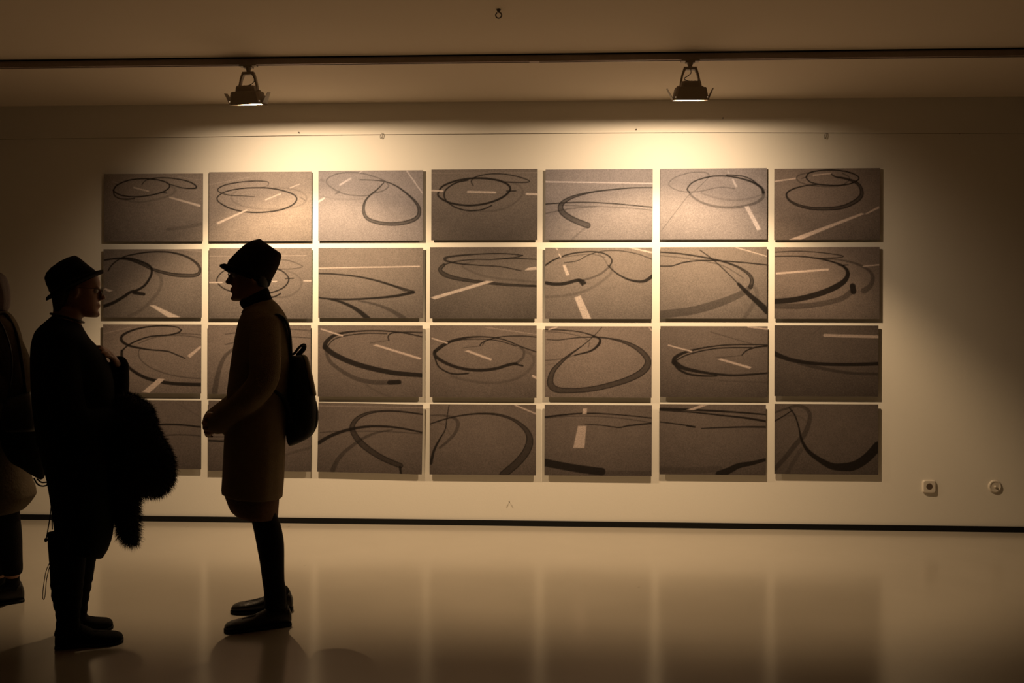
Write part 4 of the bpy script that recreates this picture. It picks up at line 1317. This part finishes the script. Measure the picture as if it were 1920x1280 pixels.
body.obj('body', M['skin'], P1, remesh=.0055, relax=3)
eyes_and_glasses(fn1, P1)
hr = MB()
F1.loft(hr, [((160, 515), (93, 530), .080), ((146, 535), (95, 548), .081), ((133, 556), (97.5, 564), .076), ((124, 572), (99.5, 578), .066), ((118, 582), (101, 585), .05)], n=30, sub=2)
hr.obj('hair', M['hair_dark'], P1)
# jumper
jp = MB()
F1.loft(jp, up_rows, n=64, sub=2)
for pts, rad in (([sh_n + np.array([0.02, .03, .0]), (sh_n + el_n) / 2 + np.array([-.012, -.012, 0]), el_n, (el_n + wr_n) / 2, wr_n], [.066, .068, .062, .053, .042]),
                 ([sh_f + np.array([0.02, -.03, .0]), (sh_f + el_f) / 2 + np.array([0, .012, 0]), el_f, (el_f + wr_f) / 2 + np.array([.012, 0, 0]), wr_f + np.array([.005, 0, .0])], [.066, .066, .060, .050, .038])):
    jp.tube(pts, rad, n=20, sub=5)
jp.obj('jumper', M['black_knit'], P1, remesh=.0065, relax=2)
nk = MB()
cpts = []
for i in range(25):
    t = 2 * PI * i / 24
    a, b_ = F1.L(156, 604), F1.L(96, 588)
    c = (a + b_) / 2
    h = (a - b_) / 2
    cpts.append(tuple(c + h * math.cos(t) * 1.03 + np.array([0, .072 * math.sin(t), 0])))
nk.tube(cpts, [.005] * 25, n=8, sub=1, caps=False)
nk.obj('necklace', M['leather'], P1)
# wrap skirt
sk = MB()
F1.loft(sk, [((205, 800), (67, 800), .20), ((205, 850), (74, 850), .212), ((206, 900), (87, 900), .220), ((212, 950), (95, 950), .224), ((213, 985), (99, 978), .222), ((208, 1012), (101, 996), .216), ((196, 1037), (101, 1008), .200), ((186, 1030), (106, 1004), .17)],
        n=72, sub=2, wob=lambda k, t: 0.012 * math.sin(9 * t + 1) * k)
sk.obj('skirt', M['black_cloth'], P1)
# slouch boots
for rows, yc, nm in ((boot_n, -.10, 0), (boot_f, .10, 1)):
    m_ = MB()
    F1.loft(m_, [(f, b, h, yc) for f, b, h in rows], n=32, sub=6, wob=lambda k, t: (0.030 * math.sin(60 * k + 1.3 * math.sin(t)) * (1 if .45 < k < .93 else .15)))
    m_.obj('boot_shaft', M['black_cloth'], P1)
for h_, u_, l_ in FEET1:
    shoe('shoe', P1, h_, u_, l_, (M['black_felt'], M['sole']), height=.10)
    bs = MB()
    foot(bs, h_, u_, l_, 1.16)
    bs.obj('sock', M['black_cloth'], P1)
# draw cords
dc = MB()
dc.tube([F1.L(97, 940, -.02), F1.L(93.5, 970, -.02), F1.L(88.5, 1000, -.03), F1.L(86, 1012, -.03)], [.0022] * 4, n=6, sub=4)
dc.tube([F1.L(97, 940, .01), F1.L(97.5, 965, .015), F1.L(98, 992, .015)], [.0022] * 3, n=6, sub=4)
dc.ell(tuple(F1.L(86, 1012, -.03)), (.006, .006, .009))
dc.obj('draw_cord', M['cable'], P1)
dc = MB()
dc.tube([F1.L(93, 1055, -.11), F1.L(86.5, 1070, -.11), F1.L(82, 1095, -.11), F1.L(80, 1118, -.11), F1.L(82.5, 1123, -.11), F1.L(85, 1112, -.11), F1.L(87.5, 1085, -.11), F1.L(94, 1058, -.11)], [.0017] * 8, n=6, sub=4)
dc.obj('draw_cord', M['tan'], P1)
# fedora
ht = MB()
F1.loft(ht, [((184, 517), (100, 558), .084), ((181, 510), (93, 547), .088), ((178, 506.5), (86, 532), .089), ((173, 502.5), (83, 521), .087), ((165, 496.5), (86, 512), .080), ((156, 489), (95, 502), .070), ((148, 482.5), (110, 491), .050), ((141, 479), (122, 485), .028), ((134, 480.5), (129, 482), .006)], n=48, e=2.3)
ho = ht.obj('fedora', M['black_felt'], P1)
bd = MB()
F1.loft(bd, [((185, 515.5), (98, 556), .0865), ((182, 509), (91, 545), .0905), ((181, 508.4), (90.2, 543.6), .089)], n=48, caps=False)
bd.obj('hat_band', M['leather'], ho)
# brim
br = MB()
n = 56
a, b_ = F1.L(183, 514), F1.L(99, 556)
c, h = (a + b_) / 2, (a - b_) / 2
tipf, tipb = F1.L(194, 509.5), F1.L(86, 561.5)
rings_ = []
for w_, th in ((0.0, .004), (0.33, .005), (.66, .006), (1.0, .005), (1.0, -.006), (.66, -.006), (.33, -.005), (0.0, -.004)):
    ring = []
    for i in range(n):
        t = 2 * PI * i / n
        ci_, si_ = math.cos(t), math.sin(t)
        base = c + h * ci_ + np.array([0, .085 * si_, 0])
        tipv = tipf if ci_ > 0 else tipb
        anc = a if ci_ > 0 else b_
        ext = (tipv - anc) * abs(ci_) ** 1.2
        side = np.array([0, .048 * si_, .012 * abs(si_)])
        ring.append(tuple(base + (ext + side) * w_ + np.array([0, 0, th])))
    rings_.append(ring)
br.rings(rings_ + [rings_[0]], closed_ends=False)
br.obj('hat_brim', M['black_felt'], ho)

# fur over her forearm
FU = empty('fur_coat', F1.root, F1.rot)
tag(FU, 'shaggy dark fur hanging over the folded arms of the person in the fedora', 'fur')
fb = MB()
F1.loft(fb, [((252, 741), (228, 738), .06), ((268, 752), (212, 748), .095), ((284, 764), (200, 764), .125), ((291, 785), (194, 785), .14), ((295, 805), (192, 805), .145), ((307, 825), (192, 826), .15),
             ((322, 852), (194, 852), .15), ((326, 878), (198, 876), .145), ((323, 902), (204, 898), .135), ((311, 919), (218, 914), .11), ((293, 928), (238, 924), .07)], n=40, sub=2)
F1.loft(fb, [((270, 860), (198, 860), .075, -.04), ((262, 910), (202, 910), .068, -.04), ((261, 950), (206, 950), .062, -.04), ((260.5, 980), (215, 976), .058, -.04), ((260.5, 1002), (221, 998), .056, -.04), ((260, 1015), (227, 1010), .046, -.04), ((256, 1022), (235, 1018), .025, -.04)], n=30, sub=2)
fo = fb.obj('pelt', M['fur'], FU, remesh=.009, relax=4)
rng = np.random.RandomState(3)
me = fo.data
nv = len(me.vertices)
co = np.empty(nv * 3, np.float32)
me.vertices.foreach_get('co', co)
no = np.empty(nv * 3, np.float32)
me.vertices.foreach_get('normal', no)
co, no = co.reshape(-1, 3).astype(float), no.reshape(-1, 3).astype(float)
NS = 26000
idx = rng.randint(0, nv, NS)
root_ = co[idx] + rng.normal(0, .004, (NS, 3)) - no[idx] * .003
dirv = no[idx] + rng.normal(0, .38, (NS, 3)) + np.array([0, 0, -.45])
dirv /= np.linalg.norm(dirv, axis=1)[:, None]
ln = rng.uniform(.010, .030, NS)[:, None]
sd = np.cross(dirv, rng.normal(0, 1, (NS, 3)))
sd /= np.linalg.norm(sd, axis=1)[:, None] + 1e-9
wd = .0008
mid = root_ + dirv * ln * .55
tipp = root_ + dirv * ln + np.array([0, 0, -.004])
verts = np.stack([root_ - sd * wd, root_ + sd * wd, mid + sd * wd * .7, mid - sd * wd * .7, tipp], axis=1).reshape(-1, 3)
k = np.arange(NS)[:, None] * 5
loops = np.concatenate([k + np.array([[0, 1, 2, 3]]), k + np.array([[3, 2, 4]])], axis=1)
fm = bpy.data.meshes.new('fur_pile')
fm.vertices.add(len(verts))
fm.vertices.foreach_set('co', verts.ravel().astype(np.float32))
fm.loops.add(loops.size)
fm.loops.foreach_set('vertex_index', loops.ravel().astype(np.int32))
fm.polygons.add(NS * 2)
ls = np.stack([np.arange(NS) * 7, np.arange(NS) * 7 + 4], axis=1).ravel()
fm.polygons.foreach_set('loop_start', ls.astype(np.int32))
fm.update(calc_edges=True)
fm.materials.append(M['fur'])
fp = bpy.data.objects.new('fur_pile', fm)
scene.collection.objects.link(fp)
fp.parent = FU
fp['kind'] = 'stuff'

# ================= woman at the left edge (faces left, mostly outside the frame)
F3 = Figure(4.26, -10)
P3 = empty('person', F3.root, F3.rot)
tag(P3, 'person with red hair in a pale coat, cut off by the left frame edge', 'person', 'visitors in front of the panels')
c3 = [((-42, 588), (6, 580), .07), ((-52, 596), (18, 586), .12), ((-62, 608), (30, 600), .17), ((-70, 626), (39, 622), .19), ((-76, 655), (46, 655), .195), ((-78, 700), (49, 700), .190), ((-76, 750), (48, 750), .180),
      ((-78, 800), (47, 800), .19), ((-82, 850), (52, 850), .20), ((-86, 895), (60, 893), .21), ((-90, 925), (69, 922), .218), ((-92, 960), (46, 950), .215)]
sh_n, sh_f = F3.L(0, 620, -.165), F3.L(0, 620, .165)
el_n, el_f = F3.L(38, 708, -.22), F3.L(10, 716, .22)
wr_n, wr_f = F3.L(24, 697, -.17) * np.array([1, 1, 1]), F3.L(-80, 760, .08)
el_n = F3.L(38, 745, -.21)
wr_n = F3.L(-22, 712, -.20)
body = MB()
fn3 = place_head(tuple(F3.L(-25, 603, 0)), -1, 0, scale=.93)
body.join(head_geo(), fn3, flip=True)
F3.loft(body, [((-44, 592), (8, 574), .056), ((-42, 606), (10, 592), .06)])
F3.loft(body, c3[2:11], shrink=.84)
body.tube([sh_n + np.array([0, .035, -.03]), el_n, wr_n], [.040, .038, .027], n=14, sub=6)
body.tube([sh_f + np.array([0, -.035, -.03]), el_f, wr_f], [.040, .038, .027], n=14, sub=6)
hand_geo(body, wr_n, np.array([-.5, .1, .05]), (0, -.6, .8), size=.165, curl=.6, thumb=1)
hand_geo(body, wr_f, np.array([-.5, -.2, -.1]), (0, .6, .8), size=.165, curl=.6, thumb=-1)
lg = [((-38, 900), (36, 900), .09), ((-32, 955), (37, 955), .080), ((-18, 1000), (41.5, 1000), .072), ((-6, 1040), (42.5, 1040), .066), ((1, 1062), (43, 1066), .064), ((4, 1076), (40, 1073), .058)]
an3 = [((9, 1070), (38, 1070), .042), ((10, 1084), (37, 1083), .038), ((8, 1105), (40, 1105), .036)]
for yc, dx in ((-.09, 0), (.10, -26)):
    F3.loft(body, [((f[0] + dx, f[1]), (b[0] + dx, b[1]), h, yc) for f, b, h in lg + an3[1:]], shrink=.9, n=24)
FEET3 = [((F3.L(45, 1120, -.09)[0], -.09), (-1, -.05), .268), ((F3.L(19, 1120, .10)[0], .10), (-1, .06), .268)]
for h_, u_, l_ in FEET3:
    foot(body, h_, u_, l_)
body.obj('body', M['skin'], P3, remesh=.006, relax=3)
eyes_and_glasses(fn3, P3, glasses=False)
hr = MB()
F3.loft(hr, [((-40, 508), (-12, 506), .035), ((-54, 514), (5, 513), .068), ((-59, 524), (14, 523), .083), ((-52, 540), (18.5, 540), .088), ((-40, 556), (20, 556), .090), ((-36, 570), (19.5, 570), .090), ((-28, 580), (15, 583), .082), ((-22, 582), (8, 586), .06)], n=36, sub=2,
        wob=lambda k, t: .02 * math.sin(11 * t))
hr.obj('hair', M['hair_red'], P3)['label'] = 'red bobbed hair'
ct = MB()
F3.loft(ct, c3, n=64, sub=2, wob=lambda k, t: 0.012 * math.sin(8 * t) * k * k)
for pts, rad in (([sh_n + np.array([0, .03, .0]), (sh_n + el_n) / 2 + np.array([.02, -.012, 0]), el_n, (el_n + wr_n) / 2, wr_n], [.066, .066, .058, .052, .044]),
                 ([sh_f + np.array([0, -.03, .0]), (sh_f + el_f) / 2, el_f, (el_f + wr_f) / 2, wr_f], [.066, .066, .058, .052, .044])):
    ct.tube(pts, rad, n=20, sub=5)
ct.obj('coat', M['pale_coat'], P3, remesh=.0065, relax=2)
tr = MB()
for yc, dx in ((-.09, 0), (.10, -26)):
    F3.loft(tr, [((f[0] + dx, f[1]), (b[0] + dx, b[1]), h, yc) for f, b, h in lg], n=28, sub=3)
tr.obj('trousers', M['black_cloth'], P3)
for (yc, dx), (h_, u_, l_) in zip(((-.09, 0), (.10, -26)), FEET3):
    sx = MB()
    F3.loft(sx, [((f[0] + dx, f[1]), (b[0] + dx, b[1]), h, yc) for f, b, h in an3], n=24, sub=2)
    foot(sx, h_, u_, l_, 1.16)
    sx.obj('sock', M['tights'], P3)
    shoe('shoe', P3, h_, u_, l_, (M['leather'], M['sole']), height=.098)

# her shoulder bag
SB = empty('shoulder_bag', F3.root, F3.rot)
tag(SB, 'dark slouchy shoulder bag hanging beside the pale coat at the left edge', 'bag')
sb = MB()
yb = -.27
F3.loft(sb, [((8, 752), (56, 738), .035, yb), ((2, 775), (66, 762), .055, yb), ((-2, 805), (76, 800), .070, yb), ((2, 835), (83, 840), .075, yb), ((12, 856), (86, 868), .070, yb), ((22, 868), (85, 886), .058, yb), ((34, 874), (82, 896), .040, yb), ((46, 882), (76, 899), .018, yb)], n=32, e=2.4, sub=3)
sb.obj('bag', M['black_cloth'], SB)
fl = MB()
F3.loft(fl, [((10, 748), (57, 733), .03, yb - .008), ((3, 768), (66, 753), .058, yb - .008), ((0, 795), (74, 788), .074, yb - .008), ((6, 808), (72, 806), .075, yb - .008)], n=28, e=2.6, sub=2)
fl.obj('flap', M['leather'], SB)
sp = MB()
sp.tube([F3.L(14, 752, yb), F3.L(22, 700, -.295), F3.L(20, 655, -.275), F3.L(8, 618, -.215), F3.L(-4, 596, -.135), F3.L(6, 590, -.11), F3.L(18, 600, -.14), F3.L(32, 632, -.21), F3.L(42, 688, -.285), F3.L(48, 742, yb)], [(.004, .012)] * 10, n=8, sub=5, up=(0, 1, 0))
sp.obj('strap', M['leather'], SB)
lp = MB()
lp.tube([F3.L(64, 897, yb), F3.L(70, 907, yb), F3.L(79, 911, yb), F3.L(88, 909, yb), F3.L(88, 904, yb), F3.L(78, 904, yb), F3.L(70, 898, yb)], [.0035] * 7, n=8, sub=4)
lp.obj('loose_strap', M['leather'], SB)

# ------------------------------------------------------------------ consistent normals
import bmesh
for o in list(scene.objects):
    if o.type == 'MESH' and o.name.split('.')[0] not in ('photo_print', 'fur_pile') and len(o.data.polygons) < 60000 and o.data.name.split('.')[0] not in ('body',):
        bm = bmesh.new()
        bm.from_mesh(o.data)
        bmesh.ops.recalc_face_normals(bm, faces=bm.faces)
        bm.to_mesh(o.data)
        bm.free()
        o.data.update()
